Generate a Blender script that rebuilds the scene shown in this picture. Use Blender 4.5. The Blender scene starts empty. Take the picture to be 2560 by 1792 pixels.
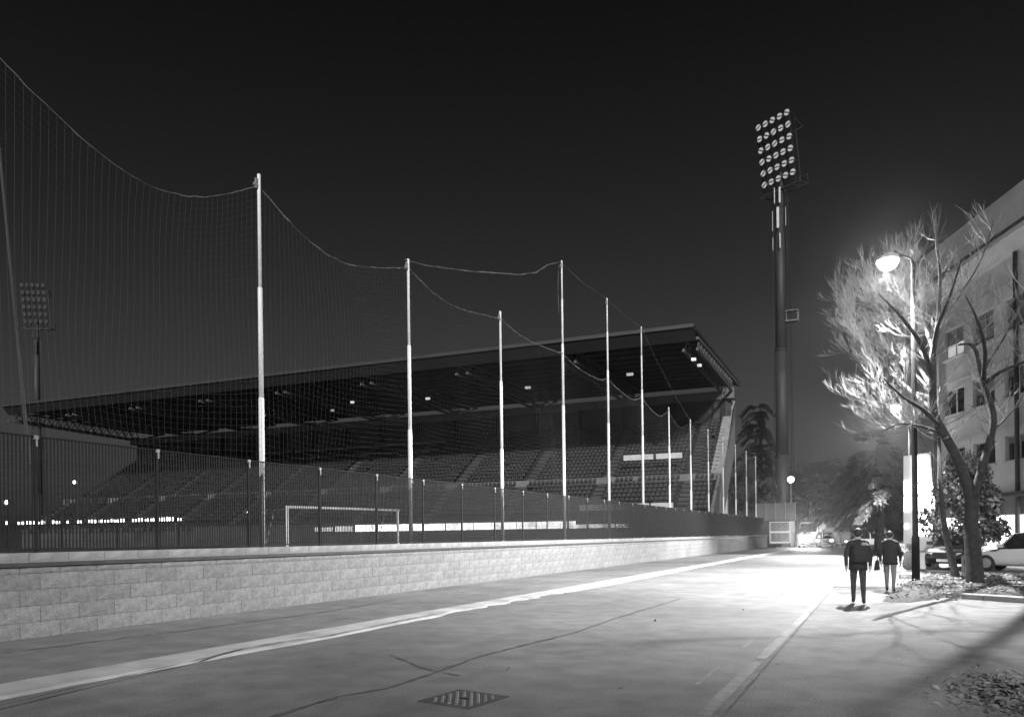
import bpy, bmesh, math, random
from mathutils import Vector, Matrix, Euler
R = math.radians
rnd = random.Random(7)
S = bpy.context.scene
C = S.collection

# ------------------------------------------------------------------ camera
CAM_H = 1.55
yaw, roll = math.atan(942 / 1850.0), 0.011
fwd = Vector((-math.sin(yaw), math.cos(yaw), 0))
rt = Vector((math.cos(yaw), math.sin(yaw), 0))
up = Vector((0, 0, 1))
rt2 = rt * math.cos(roll) - up * math.sin(roll)
up2 = rt * math.sin(roll) + up * math.cos(roll)
cd = bpy.data.cameras.new('camera')
cam = bpy.data.objects.new('camera', cd)
C.objects.link(cam)
m = Matrix.Identity(4)
for i in range(3):
    m[i][0], m[i][1], m[i][2] = rt2[i], up2[i], -fwd[i]
m[2][3] = CAM_H
cam.matrix_world = m
cd.sensor_width = 36.0
cd.lens = 1850.0 / 2560.0 * 36.0
cd.shift_y = 444.0 / 2560.0
cd.clip_start, cd.clip_end = 0.1, 3000
S.camera = cam

# ------------------------------------------------------------------ night sky, sun lamp for unseen street light, exposure
SUN_EL, SUN_AZ = R(24), R(155)           # azimuth clockwise from +Y : behind the camera, a little to the right
SUN_STRENGTH, SKY_STRENGTH = 2.7, 0.0042
W = bpy.data.worlds.new('World')
S.world = W
W.use_nodes = True
nt = W.node_tree
sky = nt.nodes.new('ShaderNodeTexSky')
sky.sky_type = 'NISHITA'
sky.sun_disc = False
sky.sun_elevation = SUN_EL
sky.sun_rotation = SUN_AZ
sky.dust_density = 3.0
bw = nt.nodes.new('ShaderNodeRGBToBW')
nt.links.new(sky.outputs[0], bw.inputs[0])
# town glow: the sky grows paler towards the horizon all the way round
tcw = nt.nodes.new('ShaderNodeTexCoord')
sxyz = nt.nodes.new('ShaderNodeSeparateXYZ')
nt.links.new(tcw.outputs['Generated'], sxyz.inputs[0])
def wmath(op, a, c):
    q = nt.nodes.new('ShaderNodeMath')
    q.operation = op
    for k, v in enumerate((a, c)):
        if isinstance(v, (int, float)):
            q.inputs[k].default_value = v
        else:
            nt.links.new(v, q.inputs[k])
    return q.outputs[0]
glow = wmath('MULTIPLY', wmath('POWER', wmath('SUBTRACT', 1.0, wmath('ABSOLUTE', sxyz.outputs[2], 0.0)), 1.9), 3.3)
nt.links.new(wmath('MULTIPLY', bw.outputs[0], glow), nt.nodes['Background'].inputs[0])
nt.nodes['Background'].inputs[1].default_value = SKY_STRENGTH
sd = bpy.data.lights.new('street_fill', 'SUN')  # distant lamp standing in for unseen street lamps behind the camera
sd.energy = SUN_STRENGTH
sd.angle = R(4)
so = bpy.data.objects.new('street_fill', sd)
C.objects.link(so)
to_light = Vector((math.sin(SUN_AZ) * math.cos(SUN_EL), math.cos(SUN_AZ) * math.cos(SUN_EL), math.sin(SUN_EL)))
so.rotation_euler = to_light.to_track_quat('Z', 'Y').to_euler()
so.location = to_light * 60
S.view_settings.view_transform = 'Standard'
S.view_settings.look = 'None'
S.view_settings.exposure = 0.35
S.view_settings.gamma = 1.0
S.cycles.use_denoising = True
S.cycles.max_bounces = 5
S.cycles.transparent_max_bounces = 8

# ------------------------------------------------------------------ helpers
def mat(name, v, rough=0.8, ns=3.0, amp=0.2, bump=0.0, bs=40.0, metal=0.0, objrand=0.0, spec=0.5, ns2=None, amp2=0.0, ns3=None, amp3=0.0):
    m = bpy.data.materials.new(name)
    m.use_nodes = True
    t = m.node_tree
    b = t.nodes['Principled BSDF']
    b.inputs['Roughness'].default_value = rough
    b.inputs['Metallic'].default_value = metal
    b.inputs['Specular IOR Level'].default_value = spec
    tc = t.nodes.new('ShaderNodeTexCoord')
    def noise(s, det=5):
        n = t.nodes.new('ShaderNodeTexNoise')
        n.inputs['Scale'].default_value = s
        n.inputs['Detail'].default_value = det
        t.links.new(tc.outputs['Object'], n.inputs['Vector'])
        return n
    def remap(sock, lo, hi, a=0.3, z=0.7):
        r = t.nodes.new('ShaderNodeMapRange')
        r.inputs[1].default_value, r.inputs[2].default_value = a, z
        r.inputs[3].default_value, r.inputs[4].default_value = lo, hi
        t.links.new(sock, r.inputs[0])
        return r.outputs[0]
    def mul(a, c):
        q = t.nodes.new('ShaderNodeMath')
        q.operation = 'MULTIPLY'
        t.links.new(a, q.inputs[0])
        if isinstance(c, float):
            q.inputs[1].default_value = c
        else:
            t.links.new(c, q.inputs[1])
        return q.outputs[0]
    val = remap(noise(ns).outputs[0], v * (1 - amp), v * (1 + amp))
    if ns2:
        val = mul(val, remap(noise(ns2, 3).outputs[0], 1 - amp2, 1 + amp2))
    if ns3:
        val = mul(val, remap(noise(ns3, 2).outputs[0], 1 - amp3, 1 + amp3))
    if objrand:
        oi = t.nodes.new('ShaderNodeObjectInfo')
        val = mul(val, remap(oi.outputs['Random'], 1 - objrand, 1 + objrand, 0, 1))
    cc = t.nodes.new('ShaderNodeCombineColor')
    for k in range(3):
        t.links.new(val, cc.inputs[k])
    t.links.new(cc.outputs[0], b.inputs['Base Color'])
    if bump:
        bp = t.nodes.new('ShaderNodeBump')
        bp.inputs['Strength'].default_value = bump
        bp.inputs['Distance'].default_value = 0.02
        t.links.new(noise(bs, 6).outputs[0], bp.inputs['Height'])
        t.links.new(bp.outputs[0], b.inputs['Normal'])
    return m

def emit(name, s, v=0.8, ns=0.0, amp=0.0):
    m = bpy.data.materials.new(name)
    m.use_nodes = True
    t = m.node_tree
    b = t.nodes['Principled BSDF']
    b.inputs['Base Color'].default_value = (v, v, v, 1)
    b.inputs['Emission Color'].default_value = (1, 1, 1, 1)
    b.inputs['Emission Strength'].default_value = s
    if ns:
        tc = t.nodes.new('ShaderNodeTexCoord')
        n = t.nodes.new('ShaderNodeTexNoise')
        n.inputs['Scale'].default_value = ns
        t.links.new(tc.outputs['Object'], n.inputs['Vector'])
        r = t.nodes.new('ShaderNodeMapRange')
        r.inputs[1].default_value, r.inputs[2].default_value = 0.35, 0.65
        r.inputs[3].default_value, r.inputs[4].default_value = s * (1 - amp), s * (1 + amp)
        t.links.new(n.outputs[0], r.inputs[0])
        t.links.new(r.outputs[0], b.inputs['Emission Strength'])
    return m

def glass(name, v=0.02, rough=0.05):
    m = mat(name, v, rough, 2.0, 0.3)
    m.node_tree.nodes['Principled BSDF'].inputs['Specular IOR Level'].default_value = 0.8
    return m

class MB:
    def __init__(s):
        s.v, s.f = [], []
    def add(s, vs, fs):
        o = len(s.v)
        s.v += [tuple(p) for p in vs]
        s.f += [tuple(o + i for i in f) for f in fs]
        return s
    def hexa(s, p):      # 4 bottom ccw + 4 top ccw
        return s.add(p, [(3, 2, 1, 0), (4, 5, 6, 7), (0, 1, 5, 4), (1, 2, 6, 5), (2, 3, 7, 6), (3, 0, 4, 7)])
    def box(s, x0, x1, y0, y1, z0, z1, M=None):
        p = [(x0, y0, z0), (x1, y0, z0), (x1, y1, z0), (x0, y1, z0), (x0, y0, z1), (x1, y0, z1), (x1, y1, z1), (x0, y1, z1)]
        if M is not None:
            p = [M @ Vector(q) for q in p]
        return s.hexa(p)
    def bar(s, a, b, w, h=None):
        a, b = Vector(a), Vector(b)
        h = h or w
        d = (b - a)
        L = d.length
        q = d.to_track_quat('Z', 'Y').to_matrix().to_4x4()
        return s.box(-w / 2, w / 2, -h / 2, h / 2, 0, L, Matrix.Translation(a) @ q)
    def tube(s, pts, rad, n=6, cap=True):
        pts = [Vector(p) for p in pts]
        if not isinstance(rad, (list, tuple)):
            rad = [rad] * len(pts)
        ref = None
        rings = []
        for i, p in enumerate(pts):
            d = (pts[min(i + 1, len(pts) - 1)] - pts[max(i - 1, 0)])
            if d.length < 1e-9:
                d = Vector((0, 0, 1))
            d.normalize()
            if ref is None:
                ref = Vector((1, 0, 0)) if abs(d.x) < 0.8 else Vector((0, 1, 0))
            u = (ref - d * ref.dot(d)).normalized()
            w = d.cross(u)
            ref = u
            rings.append([p + (u * math.cos(2 * math.pi * k / n) + w * math.sin(2 * math.pi * k / n)) * rad[i] for k in range(n)])
        vs = [q for r in rings for q in r]
        fs = []
        for i in range(len(pts) - 1):
            for k in range(n):
                a, b = i * n + k, i * n + (k + 1) % n
                fs.append((a, b, b + n, a + n))
        if cap:
            fs.append(tuple(reversed(range(n))))
            fs.append(tuple(range((len(pts) - 1) * n, len(pts) * n)))
        return s.add(vs, fs)
    def loft(s, rings):
        n = len(rings[0])
        vs = [q for r in rings for q in r]
        fs = []
        for i in range(len(rings) - 1):
            for k in range(n):
                a, b = i * n + k, i * n + (k + 1) % n
                fs.append((a, b, b + n, a + n))
        fs.append(tuple(reversed(range(n))))
        fs.append(tuple(range((len(rings) - 1) * n, len(rings) * n)))
        return s.add(vs, fs)
    def lathe(s, prof, axis='Z', n=16, c=(0, 0, 0)):
        c = Vector(c)
        rings = []
        for r, h in prof:
            ring = []
            for k in range(n):
                a = 2 * math.pi * k / n
                x, y = r * math.cos(a), r * math.sin(a)
                p = {'Z': (x, y, h), 'Y': (x, h, y), 'X': (h, x, y)}[axis]
                ring.append(c + Vector(p))
            rings.append(ring)
        return s.loft(rings)
    def prism_x(s, poly, x0, x1):     # poly in (y,z), extruded along x
        n = len(poly)
        vs = [(x0, y, z) for y, z in poly] + [(x1, y, z) for y, z in poly]
        fs = [tuple(range(n)), tuple(reversed(range(n, 2 * n)))]
        for k in range(n):
            a, b = k, (k + 1) % n
            fs.append((b, a, a + n, b + n))
        return s.add(vs, fs)
    def quad(s, a, b, c, d):
        return s.add([a, b, c, d], [(0, 1, 2, 3)])
    def mesh(s, name, m, smooth=False):
        me = bpy.data.meshes.new(name)
        me.from_pydata(s.v, [], s.f)
        bm = bmesh.new()
        bm.from_mesh(me)
        bmesh.ops.recalc_face_normals(bm, faces=bm.faces)
        bm.to_mesh(me)
        bm.free()
        if smooth:
            me.polygons.foreach_set('use_smooth', [True] * len(me.polygons))
        if m:
            me.materials.append(m)
        return me
    def build(s, name, m, parent=None, smooth=False, loc=(0, 0, 0), rz=0.0):
        return put(name, s.mesh(name, m, smooth), parent, loc, rz)

def put(name, me, parent=None, loc=(0, 0, 0), rz=0.0):
    o = bpy.data.objects.new(name, me)
    C.objects.link(o)
    o.location = loc
    o.rotation_euler = (0, 0, rz)
    if parent:
        o.parent = parent
    return o

def tag(o, label=None, cat=None, group=None, kind=None):
    if label: o['label'] = label
    if cat: o['category'] = cat
    if group: o['group'] = group
    if kind: o['kind'] = kind
    return o

def thing(name, label, cat, loc=(0, 0, 0), rz=0.0, group=None):
    return tag(put(name, None, None, loc, rz), label, cat, group)

def kids(o):
    return [c for c in bpy.data.objects if c.parent == o]

def dup(o, loc=None, rz=None, label=None, parent=None):
    c = o.copy()
    C.objects.link(c)
    if parent: c.parent = parent
    if loc is not None: c.location = loc
    if rz is not None: c.rotation_euler = (0, 0, rz)
    if label: c['label'] = label
    for ch in kids(o):
        dup(ch, parent=c)
    return c

def light(name, kind, power, loc, parent=None, radius=0.15, target=None, cone=None, blend=0.5):
    d = bpy.data.lights.new(name, kind)
    d.energy = power
    d.shadow_soft_size = radius
    if cone:
        d.spot_size, d.spot_blend = cone, blend
    o = bpy.data.objects.new(name, d)
    C.objects.link(o)
    o.location = loc
    if parent: o.parent = parent
    if target is not None:
        o.rotation_euler = (Vector(loc) - Vector(target)).to_track_quat('Z', 'Y').to_euler()
    return o

# ------------------------------------------------------------------ materials
M_asphalt = mat('asphalt', 0.15, 0.78, 0.3, 0.3, 0.5, 90, spec=0.3, ns2=2.2, amp2=0.2, ns3=70, amp3=0.45)
M_asphalt2 = mat('asphalt_pavement', 0.14, 0.8, 0.5, 0.25, 0.5, 90, spec=0.3, ns2=2.4, amp2=0.22, ns3=60, amp3=0.45)
M_tar = mat('tar', 0.085, 0.85, 3, 0.4, spec=0.2)
M_trail_strip = mat('trail_pale_concrete', 0.36, 0.75, 1.2, 0.35, 0.6, 50)  # pale tone carries the light of the headlight trail
M_kerb = mat('kerb_stone', 0.2, 0.8, 2, 0.3, 0.6, 40)
M_paint = mat('worn_paint', 0.135, 0.75, 5, 0.3, 0.3, 60)
M_soil = mat('soil', 0.045, 0.95, 3, 0.5, 1.0, 30)
M_leaf = mat('dead_leaf', 0.16, 0.8, 2, 0.5)
M_grass = mat('grass_pitch', 0.02, 0.95, 0.3, 0.4)
M_brick = mat('split_block', 0.22, 0.9, 9, 0.16, 0.8, 60, objrand=0.10, ns2=0.5, amp2=0.2, ns3=30, amp3=0.2)
M_mortar = mat('mortar', 0.2, 0.95, 5, 0.2)
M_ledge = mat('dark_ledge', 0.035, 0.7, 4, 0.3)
M_coping = mat('coping_block', 0.24, 0.9, 6, 0.2, 0.7, 50, objrand=0.12)
M_fence = mat('fence_paint', 0.024, 0.85, 3, 0.2, spec=0.1)
M_galv = mat('galvanised', 0.22, 0.5, 3, 0.2)
M_pole = mat('white_pole_paint', 0.8, 0.5, 1.5, 0.1)
M_net = mat('net_thread', 0.08, 0.9, 1, 0.1)
M_rope = mat('net_rope', 0.12, 0.9, 1.6, 0.6)
M_goal = mat('goal_paint', 0.6, 0.5, 2, 0.15)
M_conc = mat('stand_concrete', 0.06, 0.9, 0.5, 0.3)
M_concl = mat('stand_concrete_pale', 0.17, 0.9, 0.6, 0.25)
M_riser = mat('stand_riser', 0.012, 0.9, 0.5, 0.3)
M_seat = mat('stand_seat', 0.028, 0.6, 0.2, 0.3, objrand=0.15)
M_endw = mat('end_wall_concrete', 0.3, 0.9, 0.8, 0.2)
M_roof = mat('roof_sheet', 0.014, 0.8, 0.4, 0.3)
M_steel = mat('stand_steel', 0.10, 0.6, 1, 0.2)
M_dark = mat('dark_panel', 0.015, 0.8, 1, 0.3)
M_mast = mat('mast_steel', 0.04, 0.6, 0.6, 0.2)
M_mastd = mat('mast_dark', 0.02, 0.7, 1, 0.2)
M_lampcan = mat('lamp_housing', 0.04, 0.5, 2, 0.2)
M_refl = mat('lamp_reflector', 0.85, 0.4, 2, 0.05)
M_bark = mat('bark', 0.02, 0.95, 7, 0.5, 1.0, 26)
M_twig = mat('twig', 0.14, 0.85, 3, 0.3)
M_ever = mat('evergreen', 0.05, 0.8, 1.2, 0.4)
M_hill = mat('hill', 0.02, 0.95, 0.05, 0.4)
M_facade = mat('facade_render', 0.55, 0.9, 0.7, 0.15)
M_fascia = mat('facade_fascia', 0.5, 0.9, 0.7, 0.15)
M_frame = mat('window_frame', 0.4, 0.6, 2, 0.1)
M_wglass = glass('window_glass', 0.03)
M_shop = emit('shop_light', 5.0, ns=1.2, amp=0.25)
M_sign = emit('sign_light', 6.0)
M_totem = emit('sign_face', 0.12, 0.26)
M_lampglow = emit('lamp_glow', 60.0)
M_led = emit('small_lamp', 25.0)
M_strip = emit('lit_window', 3.0, ns=0.9, amp=0.45)  # glow of the pieces standing in for car light trails
M_strip2 = emit('lit_window_dim', 0.36, ns=0.6, amp=0.7)  # dim glow, shared by added trail panels and the roof lamps
M_white = mat('white_board', 0.6, 0.6, 2, 0.1)
M_blackm = mat('black_metal', 0.009, 0.9, 2, 0.2, spec=0.1)
M_tyre = mat('rubber', 0.012, 0.85, 2, 0.2)
M_rim = mat('wheel_rim', 0.4, 0.35, 2, 0.1, metal=0.8)
M_cdark = mat('car_paint_dark', 0.03, 0.22, 1, 0.1, spec=0.7)
M_cgrey = mat('car_paint_grey', 0.2, 0.25, 1, 0.1, spec=0.6)
M_cwhite = mat('car_paint_white', 0.7, 0.25, 1, 0.06, spec=0.6)
M_csilver = mat('car_paint_silver', 0.42, 0.25, 1, 0.06, spec=0.6)
M_cglass = glass('car_glass', 0.015)
M_head = emit('headlight_lens', 25.0)
M_tail = emit('tail_lens', 6.0)
M_lens = mat('lens_off', 0.4, 0.15, 2, 0.1)
M_plate = mat('number_plate', 0.6, 0.5, 2, 0.1)
M_jacket = mat('jacket', 0.012, 0.85, 5, 0.3)
M_trouser = mat('trousers_dark', 0.03, 0.9, 5, 0.3)
M_trouserl = mat('trousers_light', 0.14, 0.9, 5, 0.3)
M_skin = mat('skin', 0.3, 0.6, 5, 0.1)
M_hair = mat('hair', 0.012, 0.6, 12, 0.3)
M_shoe = mat('shoe', 0.02, 0.6, 5, 0.3)
M_cover = mat('cast_iron', 0.13, 0.55, 8, 0.3, 0.4, 80)
M_coverd = mat('cast_iron_recess', 0.05, 0.7, 8, 0.3)

# ------------------------------------------------------------------ ground, road, pavement
def sheet(name, poly, z, m, sub=None):
    b = MB()
    b.add([(x, y, z) for x, y in poly], [tuple(range(len(poly)))])
    return tag(b.build(name, m), kind='structure')
WALL_X = -12.24
sheet('ground', [(-430, -60), (430, -60), (430, 500), (-430, 500)], -0.02, M_soil)
sheet('road', [(-12.25, -6), (-1.4, -6), (-1.4, 84), (60, 84), (60, 97), (-60, 97), (-60, 89.5), (-12.25, 89.5)], 0.0, M_asphalt)
sheet('pavement', [(-1.4, -6), (30, -6), (30, 84), (-1.4, 84)], 0.0, M_asphalt2)
b = MB()
b.box(-190, -12.50, 2, 240, 0.0, 0.6)
tag(b.build('pitch', M_grass), kind='structure')

# concrete strip added for the headlight trail, paled as if lit, ragged right edge
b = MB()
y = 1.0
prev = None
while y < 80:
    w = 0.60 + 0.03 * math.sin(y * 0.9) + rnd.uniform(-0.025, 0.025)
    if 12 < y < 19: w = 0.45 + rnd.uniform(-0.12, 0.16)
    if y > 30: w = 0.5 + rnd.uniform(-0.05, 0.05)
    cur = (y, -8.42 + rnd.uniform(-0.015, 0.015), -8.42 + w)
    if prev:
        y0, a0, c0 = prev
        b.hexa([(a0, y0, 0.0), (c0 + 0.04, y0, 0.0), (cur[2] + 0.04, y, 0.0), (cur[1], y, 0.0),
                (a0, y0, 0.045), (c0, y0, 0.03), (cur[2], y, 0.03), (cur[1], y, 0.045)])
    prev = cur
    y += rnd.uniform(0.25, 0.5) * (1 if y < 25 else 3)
tag(b.build('trail_light_strip', M_trail_strip), kind='structure')

def ribbon(name, pts, w, z, m, jit=0.4, step=0.12):
    b = MB()
    P = []
    for i in range(len(pts) - 1):
        a, c = Vector(pts[i] + (0,)), Vector(pts[i + 1] + (0,))
        n = max(1, int((c - a).length / step))
        P += [a.lerp(c, k / n) for k in range(n)]
    P.append(Vector(pts[-1] + (0,)))
    rows = []
    for i, p in enumerate(P):
        d = (P[min(i + 1, len(P) - 1)] - P[max(0, i - 1)]).normalized()
        n = Vector((-d.y, d.x, 0))
        ww = w * (1 + rnd.uniform(-jit, jit)) / 2
        o = n * rnd.uniform(-jit, jit) * w * 0.4
        rows.append((p + o - n * ww, p + o + n * ww))
    for i in range(len(rows) - 1):
        a, c = rows[i], rows[i + 1]
        b.quad(*[(q.x, q.y, z) for q in (a[0], a[1], c[1], c[0])])
    return tag(b.build(name, m), kind='structure')
ribbon('tar_seam', [(-7.3, 3.6), (-7.33, 4.04), (-7.48, 4.75), (-7.63, 5.59), (-7.72, 6.4), (-7.95, 7.4), (-7.92, 8.2), (-7.76, 8.8), (-7.8, 9.8), (-7.93, 11.1), (-7.94, 12.2)], 0.03, 0.046, M_tar, 0.7)
ribbon('tar_seam', [(-5.9, 8.0), (-5.47, 7.7), (-4.99, 7.35), (-4.6, 7.18), (-4.29, 7.1)], 0.025, 0.006, M_tar, 0.8)
ribbon('tar_seam', [(-4.79, 4.6), (-4.81, 5.69), (-4.62, 6.15), (-4.63, 6.9), (-4.73, 8.35), (-4.64, 9.33), (-4.48, 11.03), (-4.55, 13.17), (-4.5, 18)], 0.05, 0.006, M_tar, 0.7)
ribbon('tar_seam', [(-1.26, 4.0), (-1.29, 9), (-1.33, 14), (-1.4, 22), (-1.4, 30)], 0.022, 0.008, M_tar, 0.6, 0.3)
ribbon('tar_seam', [(-11.0, 6.0), (-10.7, 9.0), (-10.6, 12.0), (-10.9, 15.0)], 0.05, 0.006, M_tar, 0.9)
for nm, x0, w, segs in (('edge_line', -1.42, 0.13, [(2.5, 9.3), (9.5, 12.8), (13.0, 22)]), ('edge_line', -1.78, 0.05, [(7.6, 8.9), (10.4, 11.2)])):
    for y0, y1 in segs:
        ribbon(nm, [(x0, y0), (x0 - 0.002 * (y1 - y0), y1)], w, 0.004, M_paint, 0.10, 0.35)

# tree bed, kerb, leaves
b = MB()
poly = [(-0.15, 18.4), (0.15, 23.2), (0.5, 26), (1.2, 29.8), (4.3, 30.3), (8, 29), (8, 20.6), (2.9, 20.9), (1.3, 20.3), (0.85, 19.3), (0.35, 18.3)]
vs = [(x, y, 0.004) for x, y in poly]
cx, cy = 2.2, 24.0
inner = [(cx + (x - cx) * 0.8, cy + (y - cy) * 0.8, 0.10) for x, y in poly]
n = len(poly)
b.add(vs + inner, [(k, (k + 1) % n, n + (k + 1) % n, n + k) for k in range(n)] + [tuple(range(n, 2 * n))])
tag(b.build('tree_bed', M_soil), kind='structure')
b = MB()
for (x0, y0), (x1, y1) in (((1.12, 20.05), (1.85, 19.55)), ((1.87, 19.53), (2.6, 19.03)), ((2.62, 19.01), (3.35, 18.5)), ((3.37, 18.48), (4.2, 17.9))):
    d = Vector((x1 - x0, y1 - y0, 0)).normalized()
    nrm = Vector((-d.y, d.x, 0)) * 0.42
    a, c = Vector((x0, y0, 0)), Vector((x1, y1, 0))
    b.hexa([a, c, c + nrm, a + nrm, a + Vector((0, 0, .11)), c + Vector((0, 0, .11)), c + nrm + Vector((0, 0, .11)), a + nrm + Vector((0, 0, .11))])
tag(b.build('kerb', M_kerb), kind='structure')
def leaves(nn, area, zf):
    b = MB()
    for _ in range(nn):
        x, y = area()
        z = zf(x, y)
        s = rnd.uniform(0.015, 0.055)
        e = Euler((rnd.uniform(-.7, .7), rnd.uniform(-.7, .7), rnd.uniform(0, 6.3))).to_matrix()
        q = [e @ Vector(p) + Vector((x, y, z + s * .35)) for p in ((-s, 0, 0), (0, -s * .6, s * .15), (s, 0, 0), (0, s * .6, s * .15))]
        b.quad(*q)
    return b
def bedarea():
    while True:
        x, y = rnd.uniform(-0.2, 7), rnd.uniform(18, 30)
        if x > -0.1 + (y - 18) * 0.05 and (y > 20.6 or x < 1.4):
            return x, y
def pilearea():
    return rnd.gauss(1.15, 0.28), rnd.gauss(8.4, 0.5)
def strayarea():
    return rnd.uniform(-6, 3), rnd.uniform(5, 24)
lb = leaves(3200, bedarea, lambda x, y: 0.10)
lb2 = leaves(1500, pilearea, lambda x, y: 0.01 + 0.05 * math.exp(-((x - 1.15) ** 2 / .1 + (y - 8.4) ** 2 / .3)))
lb3 = leaves(22, strayarea, lambda x, y: 0.0)
tag(lb.build('fallen_leaves', M_leaf), 'brown fallen leaves littering the bed under the bare tree', 'leaves', kind='stuff')
tag(lb2.build('fallen_leaves', M_leaf), 'heap of dry leaves on the pavement at the lower right', 'leaves', kind='stuff')
tag(lb3.build('fallen_leaves', M_leaf), 'single leaves scattered over the road and pavement', 'leaves', kind='stuff')

# manhole cover
t = thing('manhole_cover', 'square ribbed iron access cover set in the road in the foreground', 'manhole cover', (-3.64, 6.09, 0), R(-8))
b = MB()
for (x0, x1, y0, y1) in ((-.31, .31, -.31, -.275), (-.31, .31, .275, .31), (-.31, -.275, -.275, .275), (.275, .31, -.275, .275)):
    b.box(x0, x1, y0, y1, -0.005, 0.007)
b.build('frame', M_coverd, t)
MB().box(-.268, .268, -.268, .268, -0.005, 0.006).build('plate', M_coverd, t)
ca, sa = math.cos(R(128)), math.sin(R(128))
for i in range(9):                       # raised diagonal ribs, clipped to the plate
    c = (i - 4) * .068
    lo, hi = -9.0, 9.0
    for p0, dd in ((-sa * c, ca), (ca * c, sa)):
        u0, u1 = sorted(((-.25 - p0) / dd, (.25 - p0) / dd))
        lo, hi = max(lo, u0), min(hi, u1)
    segs = [(lo, hi)] if abs(i - 4) > 0 else [(lo, -.07), (.07, hi)]
    for u0, u1 in segs:
        if u1 - u0 < .04: continue
        q = lambda u, k, z: (-sa * (c + k) + ca * u, ca * (c + k) + sa * u, z)
        b = MB()
        b.hexa([q(u0, -.017, .006), q(u1, -.017, .006), q(u1, .017, .006), q(u0, .017, .006),
                q(u0 + .006, -.012, .013), q(u1 - .006, -.012, .013), q(u1 - .006, .012, .013), q(u0 + .006, .012, .013)])
        b.build('rib', M_cover, t)
MB().box(-.06, .06, -.018, .018, .006, .0075).build('lifting_slot', M_blackm, t)

# ------------------------------------------------------------------ block wall
wall = thing('block_wall', 'long low wall of pale split concrete blocks with dark ledge beside the road', 'wall', (WALL_X, 0, 0))
Y0, Y1 = 3.0, 87.6
MB().box(-0.235, -0.014, Y0, Y1, 0, 1.15).build('wall_core', M_mortar, wall)
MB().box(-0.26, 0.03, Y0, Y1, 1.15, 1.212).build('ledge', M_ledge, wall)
def block_mesh(name, L, h, m, seed, dep=0.022):
    r = random.Random(seed)
    b = MB()
    nx, nz = 5, 3
    c = 0.009
    # front grid with rough face, bevelled edge to the joint
    g = []
    for k in range(nz + 1):
        for i in range(nx + 1):
            e = i in (0, nx) or k in (0, nz)
            yy = L * i / nx
            zz = h * k / nz
            g.append((-0.006 if e else r.uniform(0.0, 0.005), yy, zz))
    fs = []
    for k in range(nz):
        for i in range(nx):
            a = k * (nx + 1) + i
            fs.append((a, a + 1, a + nx + 2, a + nx + 1))
    b.add(g, fs)
    B = [(-dep, 0, 0), (-dep, L, 0), (-dep, L, h), (-dep, 0, h)]
    F = [(-.006, 0, 0), (-.006, L, 0), (-.006, L, h), (-.006, 0, h)]
    b.add(B + F, [(k, (k + 1) % 4, 4 + (k + 1) % 4, 4 + k) for k in range(4)])
    return b
PITCH, ROWH, JN = 0.64, 0.26, 0.008
full = [block_mesh('brick', PITCH - JN, ROWH - JN, M_brick, s) for s in range(5)]
half = [block_mesh('brick', PITCH - JN, 0.11 - JN, M_brick, s + 9) for s in range(3)]
fm = [q.mesh('brick', M_brick) for q in full]
hm = [q.mesh('brick', M_brick) for q in half]
slots = []
for row in range(5):
    n = int((Y1 - Y0) / PITCH) - 1
    for c in range(n):
        yy = Y0 + 0.05 + c * PITCH + (PITCH / 2 if row % 2 else 0)
        slots.append((yy, row))
slots = [s_ for s_ in slots if s_[0] > 5.2] 
slots.sort()
rest = MB()
for i, (yy, row) in enumerate(slots):
    k = rnd.randrange(5 if row < 4 else 3)
    zz = row * ROWH + JN / 2
    xx = rnd.uniform(-0.002, 0.003)
    if i < 300:
        put('brick', (fm if row < 4 else hm)[k], wall, (xx, yy, zz))
    else:
        src = (full if row < 4 else half)[k]
        rest.add([(p[0] + xx, p[1] + yy, p[2] + zz) for p in src.v], src.f)
tag(rest.build('brick', M_brick, wall), kind='stuff')
cop = block_mesh('coping_block', PITCH - JN, 0.158, M_coping, 77, dep=0.24)
cop.add([(-.24, 0, .158), (-.24, PITCH - JN, .158), (-.006, PITCH - JN, .158), (-.006, 0, .158)], [(0, 1, 2, 3)])
cm = cop.mesh('coping_block', M_coping)
for c in range(int((Y1 - Y0) / PITCH)):
    yy = Y0 + c * PITCH + .2
    if 5.2 < yy < Y1 - .5:
        put('coping_block', cm, wall, (rnd.uniform(-.004, .004), yy, 1.213))

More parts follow.
